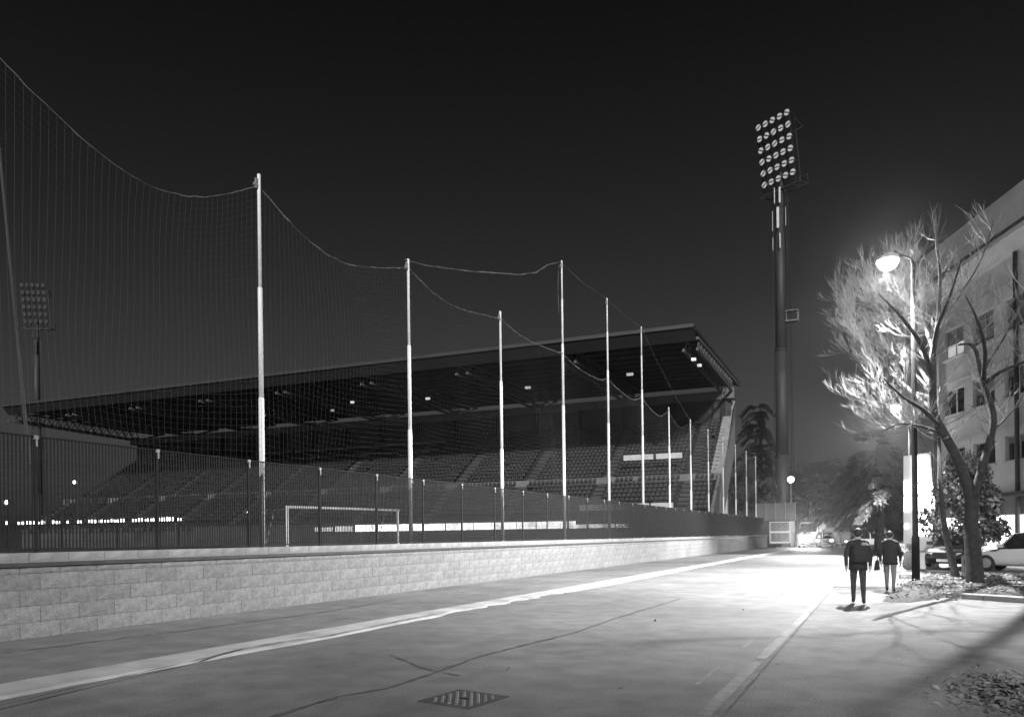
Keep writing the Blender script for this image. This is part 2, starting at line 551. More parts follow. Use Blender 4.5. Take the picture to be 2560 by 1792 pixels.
# ------------------------------------------------------------------ steel grating fence on the wall
FX = -12.36
fence = thing('steel_fence', 'tall dark steel grating fence on top of the block wall', 'fence', (FX, 0, 1.371))
FP = [7.22 + 2.245 * k for k in range(-1, 36)]
pm = MB().box(-.02, .02, -.022, .022, 0, 1.90).mesh('post', M_fence)
cpm = MB().box(-.034, .045, -.03, .03, 1.84, 1.90).box(.03, .05, -.012, .012, 1.72, 1.84).mesh('post_clamp', M_galv)
barm = MB().box(-.006, .006, -.0115, .0115, .06, 1.88).mesh('bar', M_fence)
nb = 0
NB = 36
for i, py in enumerate(FP):
    p = put('post', pm, fence, (0, py, 0))
    put('post_clamp', cpm, p)
    if i == len(FP) - 1:
        break
    y0, y1 = py + .03, FP[i + 1] - .03
    b = MB()
    b.box(-.016, .016, y0, y1, .035, .06)
    b.build('bottom_rail', M_fence, fence)
    MB().box(-.016, .016, y0, y1, 1.875, 1.897).build('top_rail', M_fence, fence)
    b = MB()
    for k in range(13):
        z = .06 + (k + 1) * 1.815 / 14
        b.box(-.0025, .0025, y0, y1, z - .0025, z + .0025)
    tag(b.build('cross_rods', M_fence, fence), kind='stuff')
    bars = MB()
    for k in range(NB):
        yy = y0 + (y1 - y0) * (k + .5) / NB
        if nb < 300:
            put('bar', barm, fence, (0, yy, 0))
            nb += 1
        else:
            bars.box(-.006, .006, yy - .0115, yy + .0115, .06, 1.875)
    if bars.v:
        tag(bars.build('bars', M_fence, fence), kind='stuff')

# ------------------------------------------------------------------ net poles and nets
PX = -12.66
PZ = 0.6
PY = [6.55 + 5.85 * k for k in range(14)]
def pole(label, y, tall):
    t = thing('net_pole', label, 'pole', (PX, y, PZ), 0, 'white poles holding the ball net')
    if tall:
        segs = [(0, 6.65, .066), (6.65, 9.35, .056), (9.35, 11.3, .044), (11.3, 13.0, .034)]
    else:
        segs = [(0, 4.15, .064), (4.15, 6.65, .054), (6.65, 9.22, .040)]
    for k, (a, c, r) in enumerate(segs):
        MB().lathe([(r, a), (r, c - .04), (r * .9, c)], n=12).build(('lower_tube', 'middle_tube', 'upper_tube', 'top_tube')[k], M_pole, t, True)
    zt = segs[-1][1]
    b = MB()
    b.box(-.02, .02, -.11, -.02, zt - .34, zt - .12)
    b.lathe([(.02, -.03), (.05, -.03), (.05, .03), (.02, .03)], 'X', 10, (0, -.10, zt - .26))
    b.build('pulley', M_galv, t)
    return t
plabels = ['white net pole beyond the left end of the visible fence',
 'thickest white net pole, nearest one in view, left of the goal',
 'white net pole by the right goalpost where two ropes meet',
 'white net pole between the goal and the three taller poles',
 'first and nearest of the three taller white net poles',
 'middle one of the three taller white net poles',
 'farthest of the three taller white net poles',
 'short white net pole just right of the three taller ones',
 'second short white net pole right of the three taller ones',
 'third short white net pole right of the taller ones, before the stand end',
 'white net pole in front of the stepped end wall of the stand',
 'white net pole first to the right of the stand end wall',
 'last white net pole but one before the floodlight mast',
 'farthest white net pole, closest to the floodlight mast']
for k, y in enumerate(PY):
    pole(plabels[k], y, k in (4, 5, 6))

def net(k, label):
    ya, yb = PY[k] + .05, PY[k + 1] - .05
    L = yb - ya
    t = thing('ball_net', label, 'net', (PX, ya, PZ), 0, 'ball nets hung between the white poles')
    zt0 = 8.93
    sag = [0.82, 0.62, 0.42, 0.3, .45, .4, .45, .5, .55, .5, .45, .5, .5][k]
    skew = 0.3
    zb = 2.2
    def top(s):
        return zt0 - 4 * sag * s * (1 - s) * (1 + 0.4 * math.sin(3 * s + k))
    def bulge(s, h):
        return 0.28 * math.sin(math.pi * s) * math.sin(math.pi * min(1, h)) * (1 if k % 2 else -.7) + .05 * math.sin(7 * s + 5 * h + k)
    def P(s, h):
        wob = .045 * math.sin(9 * h + 6 * s * (k + 1)) * math.sin(math.pi * s)
        return (bulge(s, h), L * s + wob, zb + (top(s) - zb) * h)
    near = k < 7
    pitch = .135 if near else .31
    r = .0014 if near else .003
    nv, nh = int(L / pitch), int(6.3 / pitch)
    b = MB()
    for i in range(nv + 1):
        s = i / nv
        b.tube([P(s, j / 12) for j in range(13)], r, 3, False)
    for j in range(nh):
        h = j / nh
        b.tube([P(i / 14, h) for i in range(15)], r, 3, False)
    tag(b.build('mesh', M_net, t), kind='stuff')
    b = MB()
    n = 40
    b.tube([(P(i / n, 1)[0] + rnd.uniform(-.012, .012), P(i / n, 1)[1], P(i / n, 1)[2] + rnd.uniform(-.014, .014)) for i in range(n + 1)],
           [.008 + rnd.uniform(0, .016) * (.4 if k == 0 else 1 if k < 6 else .6) for _ in range(n + 1)], 5)
    b.build('top_rope', M_rope, t)
nlabels = ['ball net at the far left, left of the nearest pole', 'ball net behind the fence around the goal, between the nearest two poles',
 'ball net between the goal and the pole before the tall ones', 'ball net left of the first taller pole', 'ball net between the first and middle taller poles',
 'ball net between the middle and last taller poles', 'ball net right of the last taller pole', 'ball net before the stand seats, first beyond the taller poles section',
 'ball net before the right end seats of the stand', 'ball net in front of the stand end wall', 'ball net just right of the stand end wall',
 'ball net in front of the dark cedar', 'ball net at the far end near the mast']
for k in range(13):
    net(k, nlabels[k])
def rope(label, pts, r=.014):
    b = MB()
    q = []
    for i in range(len(pts) - 1):
        a, c = Vector(pts[i]), Vector(pts[i + 1])
        q += [a.lerp(c, j / 5) for j in range(5)]
    q.append(Vector(pts[-1]))
    b.tube([p + Vector((0, 0, rnd.uniform(-.012, .012))) for p in q], [r * rnd.uniform(.7, 1.3) for _ in q], 5)
    return tag(b.build('stay_rope', M_rope), label, 'rope')
rope('rope rising from the pole at the goal to the first taller pole', [(PX, 18.1, 9.75), (PX, 19.07, 9.9), (PX, 20.97, 10.36), (PX, 23.17, 10.95), (PX, 25.75, 11.68), (PX, 27.23, 12.22), (PX, 28.4, 12.9), (PX, 29.85, 13.5)], .02)
rope('thin rope from the first to the last taller pole', [(PX, 29.95, 13.5), (PX, 32.2, 13.38), (PX, 35.8, 13.55), (PX, 38.5, 13.45), (PX, 41.65, 13.55)], .01)
rope('thin rope falling from the last taller pole to a short pole', [(PX, 41.7, 13.5), (PX, 45.0, 12.2), (PX, 49, 10.9), (PX, 53.2, 9.75)], .01)
rope('rope tail hanging beside the first taller pole', [(PX, 29.6, 13.3), (PX - .05, 29.62, 12.2), (PX, 29.58, 11.2)], .01)
# leaning stay at far left
b = MB()
b.tube([(-13.4, 7.72, 2.9), (-13.4, 7.29, 8.17), (-13.4, 7.12, 10.2)], [.03, .024, .02], 8)
tag(b.build('leaning_stay', M_mast), 'thin leaning steel stay at the left edge, crossing the fence top', 'stay')

# ------------------------------------------------------------------ goal
ga, gb = Vector((-25.22, 26.22, 0.6)), Vector((-23.9, 33.23, 0.6))
gdir = (gb - ga)
goal = thing('football_goal', 'white football goal standing behind the steel fence', 'goal', ga, math.atan2(gdir.y, gdir.x))
GL = gdir.length
MB().lathe([(.07, 0), (.07, 2.44)], n=10).build('post', M_goal, goal, True)
MB().lathe([(.07, 0), (.07, 2.44)], n=10, c=(GL, 0, 0)).build('post', M_goal, goal, True)
MB().tube([(-.07, 0, 2.44), (GL + .07, 0, 2.44)], .07, 10).build('crossbar', M_goal, goal, True)
b = MB()
for x in (0, GL):
    b.tube([(x, 0, 2.4), (x, 1.0, 2.3), (x, 2.0, 0)], .025, 6)
b.build('net_support', M_galv, goal)
b = MB()
for i in range(50):
    x = GL * i / 49
    b.tube([(x, 0, 2.42), (x, 1.0, 2.28), (x, 2.0, 0)], .006, 3, False)
for j in range(14):
    h = j / 13
    p = (0, 1.0 + h, 2.28 * (1 - h))
    b.tube([(0, p[1], p[2]), (GL, p[1], p[2])], .006, 3, False)
tag(b.build('goal_net', M_net, goal), kind='stuff')

# ------------------------------------------------------------------ grandstand
ST = R(4.6)
stand = thing('grandstand', 'large roofed grandstand with rows of seats across the pitch', 'grandstand', (-15.42, 73.69, 0.0), ST)
XL = -101.0
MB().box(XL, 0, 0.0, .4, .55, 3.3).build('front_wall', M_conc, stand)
def trail_panel(x0, x1, z0, z1, m):  # glowing panels added in place of car light trails, not real windows
    MB().box(x0, x1, -.05, -.012, z0, z1).build('lit_window', m, stand)  # added glow panel in place of car light trails
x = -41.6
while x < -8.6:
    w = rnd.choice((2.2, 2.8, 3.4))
    trail_panel(x, min(x + w, -8.4), 2.32, 3.08, M_strip)
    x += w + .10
trail_panel(-47.5, -44.8, 2.4, 2.9, M_strip2)
trail_panel(-44.5, -41.9, 2.35, 3.0, M_strip2)
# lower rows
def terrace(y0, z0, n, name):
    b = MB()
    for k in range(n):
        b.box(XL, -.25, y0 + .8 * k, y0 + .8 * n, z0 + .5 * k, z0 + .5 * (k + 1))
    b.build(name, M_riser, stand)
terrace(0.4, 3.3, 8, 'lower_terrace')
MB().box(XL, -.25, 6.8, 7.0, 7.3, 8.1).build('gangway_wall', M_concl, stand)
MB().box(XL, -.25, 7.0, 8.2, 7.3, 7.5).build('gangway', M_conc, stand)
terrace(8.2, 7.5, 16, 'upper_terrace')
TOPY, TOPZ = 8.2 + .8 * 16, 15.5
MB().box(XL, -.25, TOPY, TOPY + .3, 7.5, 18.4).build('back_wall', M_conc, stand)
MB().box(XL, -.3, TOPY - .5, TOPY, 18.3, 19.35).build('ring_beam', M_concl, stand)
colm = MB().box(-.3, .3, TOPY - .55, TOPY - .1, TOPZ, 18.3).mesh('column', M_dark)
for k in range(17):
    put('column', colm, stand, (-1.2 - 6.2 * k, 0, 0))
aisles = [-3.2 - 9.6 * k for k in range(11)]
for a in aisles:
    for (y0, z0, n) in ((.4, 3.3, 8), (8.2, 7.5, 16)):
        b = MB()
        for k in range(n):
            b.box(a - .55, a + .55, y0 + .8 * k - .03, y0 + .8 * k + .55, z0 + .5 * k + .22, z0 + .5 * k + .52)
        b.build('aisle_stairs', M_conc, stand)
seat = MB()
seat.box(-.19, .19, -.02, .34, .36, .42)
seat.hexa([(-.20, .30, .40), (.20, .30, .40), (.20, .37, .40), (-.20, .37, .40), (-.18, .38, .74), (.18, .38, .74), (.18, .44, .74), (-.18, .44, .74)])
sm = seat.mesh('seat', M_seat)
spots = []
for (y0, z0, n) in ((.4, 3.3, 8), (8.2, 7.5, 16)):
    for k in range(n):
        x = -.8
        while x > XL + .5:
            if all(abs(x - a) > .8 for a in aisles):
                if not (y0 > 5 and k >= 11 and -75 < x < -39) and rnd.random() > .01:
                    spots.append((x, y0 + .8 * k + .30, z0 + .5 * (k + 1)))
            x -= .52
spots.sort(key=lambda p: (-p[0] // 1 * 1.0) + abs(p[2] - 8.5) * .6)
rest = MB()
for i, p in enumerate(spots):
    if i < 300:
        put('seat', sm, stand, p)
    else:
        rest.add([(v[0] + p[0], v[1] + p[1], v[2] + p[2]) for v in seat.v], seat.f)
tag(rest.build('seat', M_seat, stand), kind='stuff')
# press boxes in the middle of the upper tier
for (x0, x1, y, z) in ((-74, -60.5, 17.2, 13.3), (-60, -46, 17.2, 13.35), (-45.6, -39.5, 17.2, 13.4), (-66, -52, 19.6, 14.8), (-51.5, -39.5, 19.6, 14.85), (-74, -67, 19.6, 14.8)):
    MB().box(x0, x1, y, y + .25, z - .1, z + .55).build('press_parapet', M_concl, stand)
# low barriers and boards at right end
for (x0, x1, y, z0, z1) in ((-13.2, -9.6, -1.2, 4.1, 4.7), (-9.4, -6.0, -1.2, 4.1, 4.7), (-5.8, -3.6, -1.2, 4.1, 4.7)):
    MB().box(x0, x1, y, y + .1, z0, z1).build('white_board', M_white, stand)
for (x0, x1) in ((-10.8, -7.4), (-7.1, -4.2)):
    MB().box(x0, x1, 8.1, 8.2, 10.0, 10.6).build('white_board', M_white, stand)
MB().box(-13.6, -3.4, -1.25, -1.0, 2.7, 4.0).build('dugout', M_dark, stand)
# roof
RF = [(-2.0, 21.55), (-1.0, 20.45), (-.85, 20.5), (-1.75, 21.35), (26.5, 21.05), (26.5, 21.35), (-2.0, 21.75)]
def rx(y):            # the gable end is cut slightly askew
    return -1.3 + (y + 2) * .058
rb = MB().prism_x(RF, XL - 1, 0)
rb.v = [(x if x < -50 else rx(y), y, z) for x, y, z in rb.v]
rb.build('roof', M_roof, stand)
MB().box(XL - 1, rx(-2), -2.10, -2.01, 21.50, 21.85).build('roof_edge_trim', M_mast, stand)
pur = MB()
for k in range(11):
    y = .6 + k * 2.3
    pur.box(XL - 1, rx(y) - .1, y, y + .22, 20.85, 21.15)
pur.build('purlin', M_conc, stand)
def truss(x, m):
    X = lambda y: x + rx(y) + .9
    MB().bar((X(-.1), -.1, 20.9), (X(26.2), 26.2, 20.8), .28).build('truss_top_chord', m, stand)
    MB().bar((X(-.2), -.2, 19.8), (X(21), 21.0, 19.2), .26).build('truss_bottom_chord', m, stand)
    t = MB()
    n = 15
    for k in range(n):
        ya, yb = -.1 + 21.0 * k / n, -.1 + 21.0 * (k + 1) / n
        ym = (ya + yb) / 2
        t.bar((X(ya), ya, 19.8), (X(ym), ym, 20.85), .10)
        t.bar((X(ym), ym, 20.85), (X(yb), yb, 19.6), .10)
    t.bar((X(21), 21, 19.2), (X(26), 26, 20.75), .14)
    t.build('truss_lattice', m, stand)
for k in range(9):
    truss(-.95 - 12.6 * k, M_steel)
    truss(-2.3 - 12.6 * k, M_steel)
for k in range(9):
    MB().box(-.4 - 12.6 * k - .8, -.4 - 12.6 * k + .6, TOPY - .9, TOPY + .3, 18.3, 19.6).build('bearing_block', M_concl, stand)
for (x, y, z, s) in ((-9.5, 6, 19.2, .35), (-22, 7, 19.0, .3), (-1.8, 1.0, 19.0, .22), (-1.6, 3.5, 18.9, .2), (-36, 8, 19, .25), (-46, 6, 19, .2), (-52, 10, 19, .18), (-63, 9, 19, .16)):
    MB().box(x - s, x + s, y, y + .3, z, z + .25).build('roof_lamp', M_strip2, stand)
# stepped end wall
steps = [(5.2, 5.0)]
for k in range(17):
    steps += [(8.2 + .8 * k, 8.1 + .5 * k), (8.2 + .8 * k, 8.6 + .5 * k)]
steps += [(TOPY + 1.4, 16.7), (TOPY + 1.4, 18.3), (TOPY + .6, 12.2), (8.6, 3.3), (5.2, 3.0)]
MB().prism_x(steps, -1.15, .12).build('stepped_end_wall', M_endw, stand)
steps = [(y_, z_ - .75) for y_, z_ in steps]
MB().prism_x(steps, -2.5, -1.152).build('stepped_stair', M_concl, stand)
steps = [(0.1, 3.0)]
for k in range(8):
    steps += [(.4 + .8 * k, 4.0 + .5 * k), (.4 + .8 * k, 4.5 + .5 * k)]
steps += [(7.2, 8.0), (7.2, 6.5), (5.0, .6), (.1, .6)]
MB().prism_x(steps, -.20, .10).build('lower_end_wall', M_concl, stand)
MB().box(-1.0, -.3, 16.0, 17.0, .6, 12).build('end_column', M_facade, stand)
MB().box(-3.2, -1.4, 18.0, 18.3, .6, 12).build('stair_door', M_dark, stand)
MB().box(-2.4, -.6, TOPY - .3, TOPY + .6, TOPZ, 19.2).build('corner_column', M_conc, stand)

# glow row put in for light trails, then the pitch lamps at left
t = thing('trail_glint_row', 'added glowing blocks in place of light trails, low before the left half of the stand', 'light trail', (-15.42, 73.69, 0.0), ST)
x = -100.5
MB().box(-101, -66, -2.5, -2.42, 3.95, 4.02).build('rail', M_blackm, t)
k = 0
while x < -66.5:
    w = rnd.uniform(.35, .8)
    MB().box(x, x + w, -2.6, -2.45, 4.05, 4.05 + rnd.uniform(.3, .5)).build('lamp', M_strip if k % 4 else M_sign, t)  # glowing block added as a trail glint, not a real lamp
    x += w + rnd.choice((.35, .5, 1.6))
    k += 1
for px in (-100, -89, -78, -67):
    MB().box(px - .04, px + .04, -2.5, -2.42, .6, 3.95).build('support', M_blackm, t)
def pitch_lamp(label, x, y, z, s, p):
    t = thing('pitch_lamp', label, 'lamp', (x, y, .6), 0, 'lit lamps on thin posts beyond the pitch')
    MB().lathe([(.06, 0), (.04, z - .6)], n=8).build('post', M_blackm, t)
    MB().box(-s, s, -.12, .1, z - .6 - s * .4, z - .6 + s * .4).build('housing', M_lampcan, t)
    MB().box(-s * .8, s * .8, -.17, -.125, z - .6 - s * .35, z - .6 + s * .35).build('lens', M_led, t)
pitch_lamp('bright lamp glaring through the fence at the left edge', -72.9, 40, 5.2, .45, 0)
pitch_lamp('lit lamp on a post behind the fence, right of the leftmost glare', -86.2, 55, 8.55, .4, 0)
pitch_lamp('small lit lamp low behind the fence just left of the nearest net pole', -63.4, 60, 4.55, .18, 0)

# ------------------------------------------------------------------ floodlight masts
def mast(label, loc, rz):
    t = thing('floodlight_mast', label, 'floodlight mast', loc, rz)
    for (z0, z1, r0, r1, nm) in ((0, 11, .86, .80, 'lower_tube'), (11, 24, .76, .70, 'middle_tube'), (24, 41.5, .66, .50, 'upper_tube')):
        MB().lathe([(r0, z0), (r1, z1)], n=18).build(nm, M_mast, t, True)
        MB().lathe([(r1 + .07, z1 - .12), (r1 + .07, z1 + .1)], n=18).build('flange', M_mastd, t)
    b = MB()
    b.tube([(1.15, -.2, 3), (1.0, -.2, 24), (.72, -.2, 44)], .06, 5)
    b.tube([(-1.02, -.3, 3), (-.9, -.3, 24), (-.66, -.3, 44)], .05, 5)
    b.build('cable_run', M_mastd, t)
    lad = MB()
    for s in (-.28, .28):
        lad.tube([(1.35, s, 1), (1.2, s, 24), (.95, s, 44)], .035, 4)
    for k in range(110):
        z = 1.2 + k * .39
        xx = 1.35 - .4 * z / 44
        lad.bar((xx, -.28, z), (xx, .28, z), .035)
    lad.build('ladder', M_mastd, t)
    b = MB()
    b.box(.6, 2.0, -.5, .5, 27.3, 27.4)
    for q in ((.7, -.5), (2.0, -.5), (2.0, .5), (.7, .5)):
        b.bar((q[0], q[1], 27.4), (q[0], q[1], 28.6), .05)
    b.box(.6, 2.05, -.55, .55, 28.55, 28.62)
    b.build('rest_platform', M_galv, t)
    # bright cover strips near the top
    for (x, z0, z1, w) in ((-.46, 41.7, 43.6, .09), (.14, 41.7, 43.6, .2), (-.1, 38.7, 41.2, .28), (.12, 36.2, 38.0, .13), (-.72, 38.4, 40.8, .05), (.80, 38.8, 41.0, .05), (-.70, 36, 37.6, .05)):
        MB().box(x - w / 2, x + w / 2, -.95, -.88, z0, z1).build('cover_strip', M_white, t)
    MB().lathe([(.3, 41.5), (.26, 45.8)], n=10, c=(.2, .1, 0)).build('head_stub', M_mastd, t)
    # head, facing -Y in head space
    H = Matrix.Translation((0, 0, 45.0)) @ Matrix.Rotation(R(28.0), 4, 'Z').inverted() @ Matrix.Rotation(R(9), 4, 'X')
    w, h = 4.0, 6.9
    def part(bm, name, m, sm=False):
        bm.v = [tuple(H @ Vector(p)) for p in bm.v]
        return bm.build(name, m, t, sm)
    b = MB()
    for i in range(5):
        x = -w / 2 + i * w / 4
        b.bar((x, .28, -1.2), (x, .28, h + .5), .10)
    for j in range(6):
        z = j * h / 5
        b.bar((-w / 2 - .3, .28, z), (w / 2 + .3, .28, z), .09)
    part(b, 'head_frame', M_mastd)
    b = MB()
    for s in (-1, 1):
        x = s * (w / 2 + .55)
        b.bar((x, .4, -1.2), (x, .4, h - .8), .10)
        b.bar((x, .4, h - .8), (x, 1.9, h - 1.6), .10)
        b.bar((x, .4, h - 2.2), (x, 1.9, h - 1.6), .10)
        b.bar((x, .4, h - .9), (x, .4, h - 2.2), .10)
    b.bar((-w / 2 - .6, .4, h - 2.2), (w / 2 + .6, .4, h - 2.2), .10)
    part(b, 'head_brace', M_mast)
    b = MB()
    b.bar((-w / 2 - .7, -.3, -1.35), (w / 2 + .7, -.3, -1.35), .16)
    b.bar((-w / 2 - .7, 1.7, -1.35), (w / 2 + .7, 1.7, -1.35), .14)
    for k in range(6):
        x = -w / 2 - .7 + k * (w + 1.4) / 5
        b.bar((x, -.3, -1.35), (x, 1.7, -1.35), .10)
        b.bar((x, 1.7, -1.35), (x, 1.7, -.2), .06)
    b.bar((-w / 2 - .7, 1.7, -.25), (w / 2 + .7, 1.7, -.25), .06)
    part(b, 'head_platform', M_mast)
    for i in range(5):
        for j in range(6):
            x, z = -w / 2 + i * w / 4, j * h / 5
            b = MB()
            b.lathe([(.12, .22), (.30, .05), (.42, -.16), (.44, -.2)], 'Y', 14, (x, 0, z))
            lo = part(b, 'floodlight', M_lampcan, True)
            g = MB()
            # bright reflector seen as two lobes round a dark lamp bar
            tw = rnd.uniform(-.6, .6)
            for s in (-1, 1):
                pts = []
                for a in range(9):
                    th = math.pi * (a / 8)
                    pa, pb = .34 * math.cos(th), s * (.07 + .28 * math.sin(th))
                    pts.append((x + pa * math.cos(tw) - pb * math.sin(tw), -.215, z + pa * math.sin(tw) + pb * math.cos(tw)))
                g.add(pts, [tuple(range(9))])
            g.v = [tuple(H @ Vector(p)) for p in g.v]
            g.build('reflector', M_refl, lo)
    return t
ms = mast('tall floodlight mast with five by six lamps, right of the grandstand', (-11.55, 96, 0), 0)
# the lamp panel of the near mast is turned to the pitch, so the whole mast is rotated
ms.rotation_euler = (0, 0, R(0))
m2 = dup(ms, (-150, 88, 0), R(60), 'distant floodlight mast at the left edge behind the ball net')
M_refl_dim = mat('dimmed_reflector', 0.035, 0.6, 2, 0.2)  # far mast's reflectors darkened in colour for the weaker light there
for o_ in kids(m2):
    for c_ in kids(o_):
        if c_.name.startswith('reflector'):
            c_.material_slots[0].link = 'OBJECT'
            c_.material_slots[0].material = M_refl_dim
    if o_.name.startswith('cover_strip'):
        o_.material_slots[0].link = 'OBJECT'
        o_.material_slots[0].material = M_mast

# ------------------------------------------------------------------ street lamps
def street_lamp(label, x, y, h, power, tgt, spill):
    t = thing('street_lamp', label, 'street lamp', (x, y, 0), 0, 'street lamps along the pavement')
    MB().lathe([(.115, 0), (.11, 1.35), (.085, 1.45), (.075, 5), (.05, h - .1)], n=12).build('pole', M_blackm, t, True)
    MB().lathe([(.2, 0), (.2, .03), (.14, .05)], n=12).build('base_plate', M_blackm, t)
    MB().box(-.03, .03, -.10, -.085, .6, 1.05).build('access_door', M_blackm, t)
    MB().tube([(0, 0, h - .15), (-.05, 0, h), (-.25, 0, h + .12), (-.42, 0, h + .14)], .035, 8).build('arm', M_blackm, t, True)
    MB().loft([[(-.36, -.10, h + .05), (-.36, .10, h + .05), (-.36, .08, h + .20), (-.36, -.08, h + .20)],
               [(-.60, -.17, h + .04), (-.60, .17, h + .04), (-.60, .12, h + .24), (-.60, -.12, h + .24)],
               [(-1.0, -.12, h + .05), (-1.0, .12, h + .05), (-1.0, .08, h + .17), (-1.0, -.08, h + .17)]]).build('lamp_head', M_lampcan, t)
    b = MB()
    b.lathe([(.03, -.26), (.16, -.23), (.26, -.13), (.31, -.02), (.30, .03)], 'Z', 18, (-.68, 0, h + .02))
    b.build('glowing_bowl', M_lampglow, t, True)
    light('lamp_light', 'SPOT', power, (-.68, 0, h - .29), t, .04, tgt, R(126), .5)
    light('lamp_spill', 'POINT', spill, (-.68, 0, h - .32), t, .12)
    return t
street_lamp('lit street lamp rising in front of the bare tree, nearest of the two', .73, 25.9, 9.95, 22500, (-4.6, -1.1, 0), 1350)
street_lamp('lit street lamp farther off, seen below the nearer lamp beside the sign pillar', 1.15, 50.2, 9.1, 26000, (-6, -4, 0), 500)
t = thing('park_lamp', 'small lit globe lamp on a thin post beside the floodlight mast', 'lamp', (-10.1, 91.5, 0))
MB().lathe([(.06, 0), (.05, 7.4)], n=8).build('post', M_galv, t)
MB().lathe([(.06, 7.4), (.3, 7.55), (.38, 7.8), (.3, 8.05), (.05, 8.15)], n=14).build('globe', M_sign, t, True)
t = thing('ground_light', 'round lit ground light on the grass beside the lamp pole', 'ground light', (.5, 27.6, 0.0))
MB().lathe([(.22, .0), (.22, .16), (.18, .18)], n=16).build('housing', M_galv, t)
MB().lathe([(.001, .185), (.17, .185), (.15, .2), (.001, .205)], n=16).build('lens', M_sign, t)

# ------------------------------------------------------------------ trees
def grow(b, p, d, L, r, depth, rr, up_=.25, n=4, spread=.7):
    pts, rad = [p.copy()], [r]
    q = p.copy()
    dd = d.normalized()
    for i in range(n):
        dd = (dd + Vector((rr.uniform(-.16, .16), rr.uniform(-.16, .16), rr.uniform(-.1, .1) + up_ * .35))).normalized()
        q = q + dd * L / n
        pts.append(q.copy())
        rad.append(r * (1 - .7 * (i + 1) / n) + .0008)
    b.tube(pts, rad, 4 if r > .02 else 3, False)
    if depth > 0:
        k = rr.randint(4, 6)
        for i in range(k):
            s = rr.uniform(.2, .98)
            j = min(n - 1, int(s * n))
            pp = pts[j].lerp(pts[j + 1], s * n - j)
            ax = Vector((rr.uniform(-1, 1), rr.uniform(-1, 1), rr.uniform(-.6, .8)))
            nd = (dd + ax * spread).normalized()
            grow(b, pp, nd, L * rr.uniform(.35, .6), max(r * .6, .004), depth - 1, rr, up_, 3, spread)

def limb(b, xz, y0, dy, r0, r1):
    n = len(xz)
    pts = []
    for i, (x, z) in enumerate(xz):      # a limb that reaches farther back is built larger, as it stands
        yy = y0 + dy * (i / (n - 1)) ** (.5 if dy > 2 else 1)
        f = (24.5 + yy) / 24.5
        pts.append(Vector((x * f, yy, CAM_H + (z - CAM_H) * f)))
    q, rad = [], []
    for i in range(n - 1):
        for k in range(3):
            s = k / 3
            a = pts[max(i - 1, 0)]; p1 = pts[i]; p2 = pts[i + 1]; c = pts[min(i + 2, n - 1)]
            q.append(.5 * ((2 * p1) + (p2 - a) * s + (2 * a - 5 * p1 + 4 * p2 - c) * s * s + (3 * p1 - a - 3 * p2 + c) * s ** 3))
    q.append(pts[-1])
    for i in range(len(q)):
        rad.append(r0 + (r1 - r0) * i / (len(q) - 1))
    b.tube(q, rad, 9)
    return q

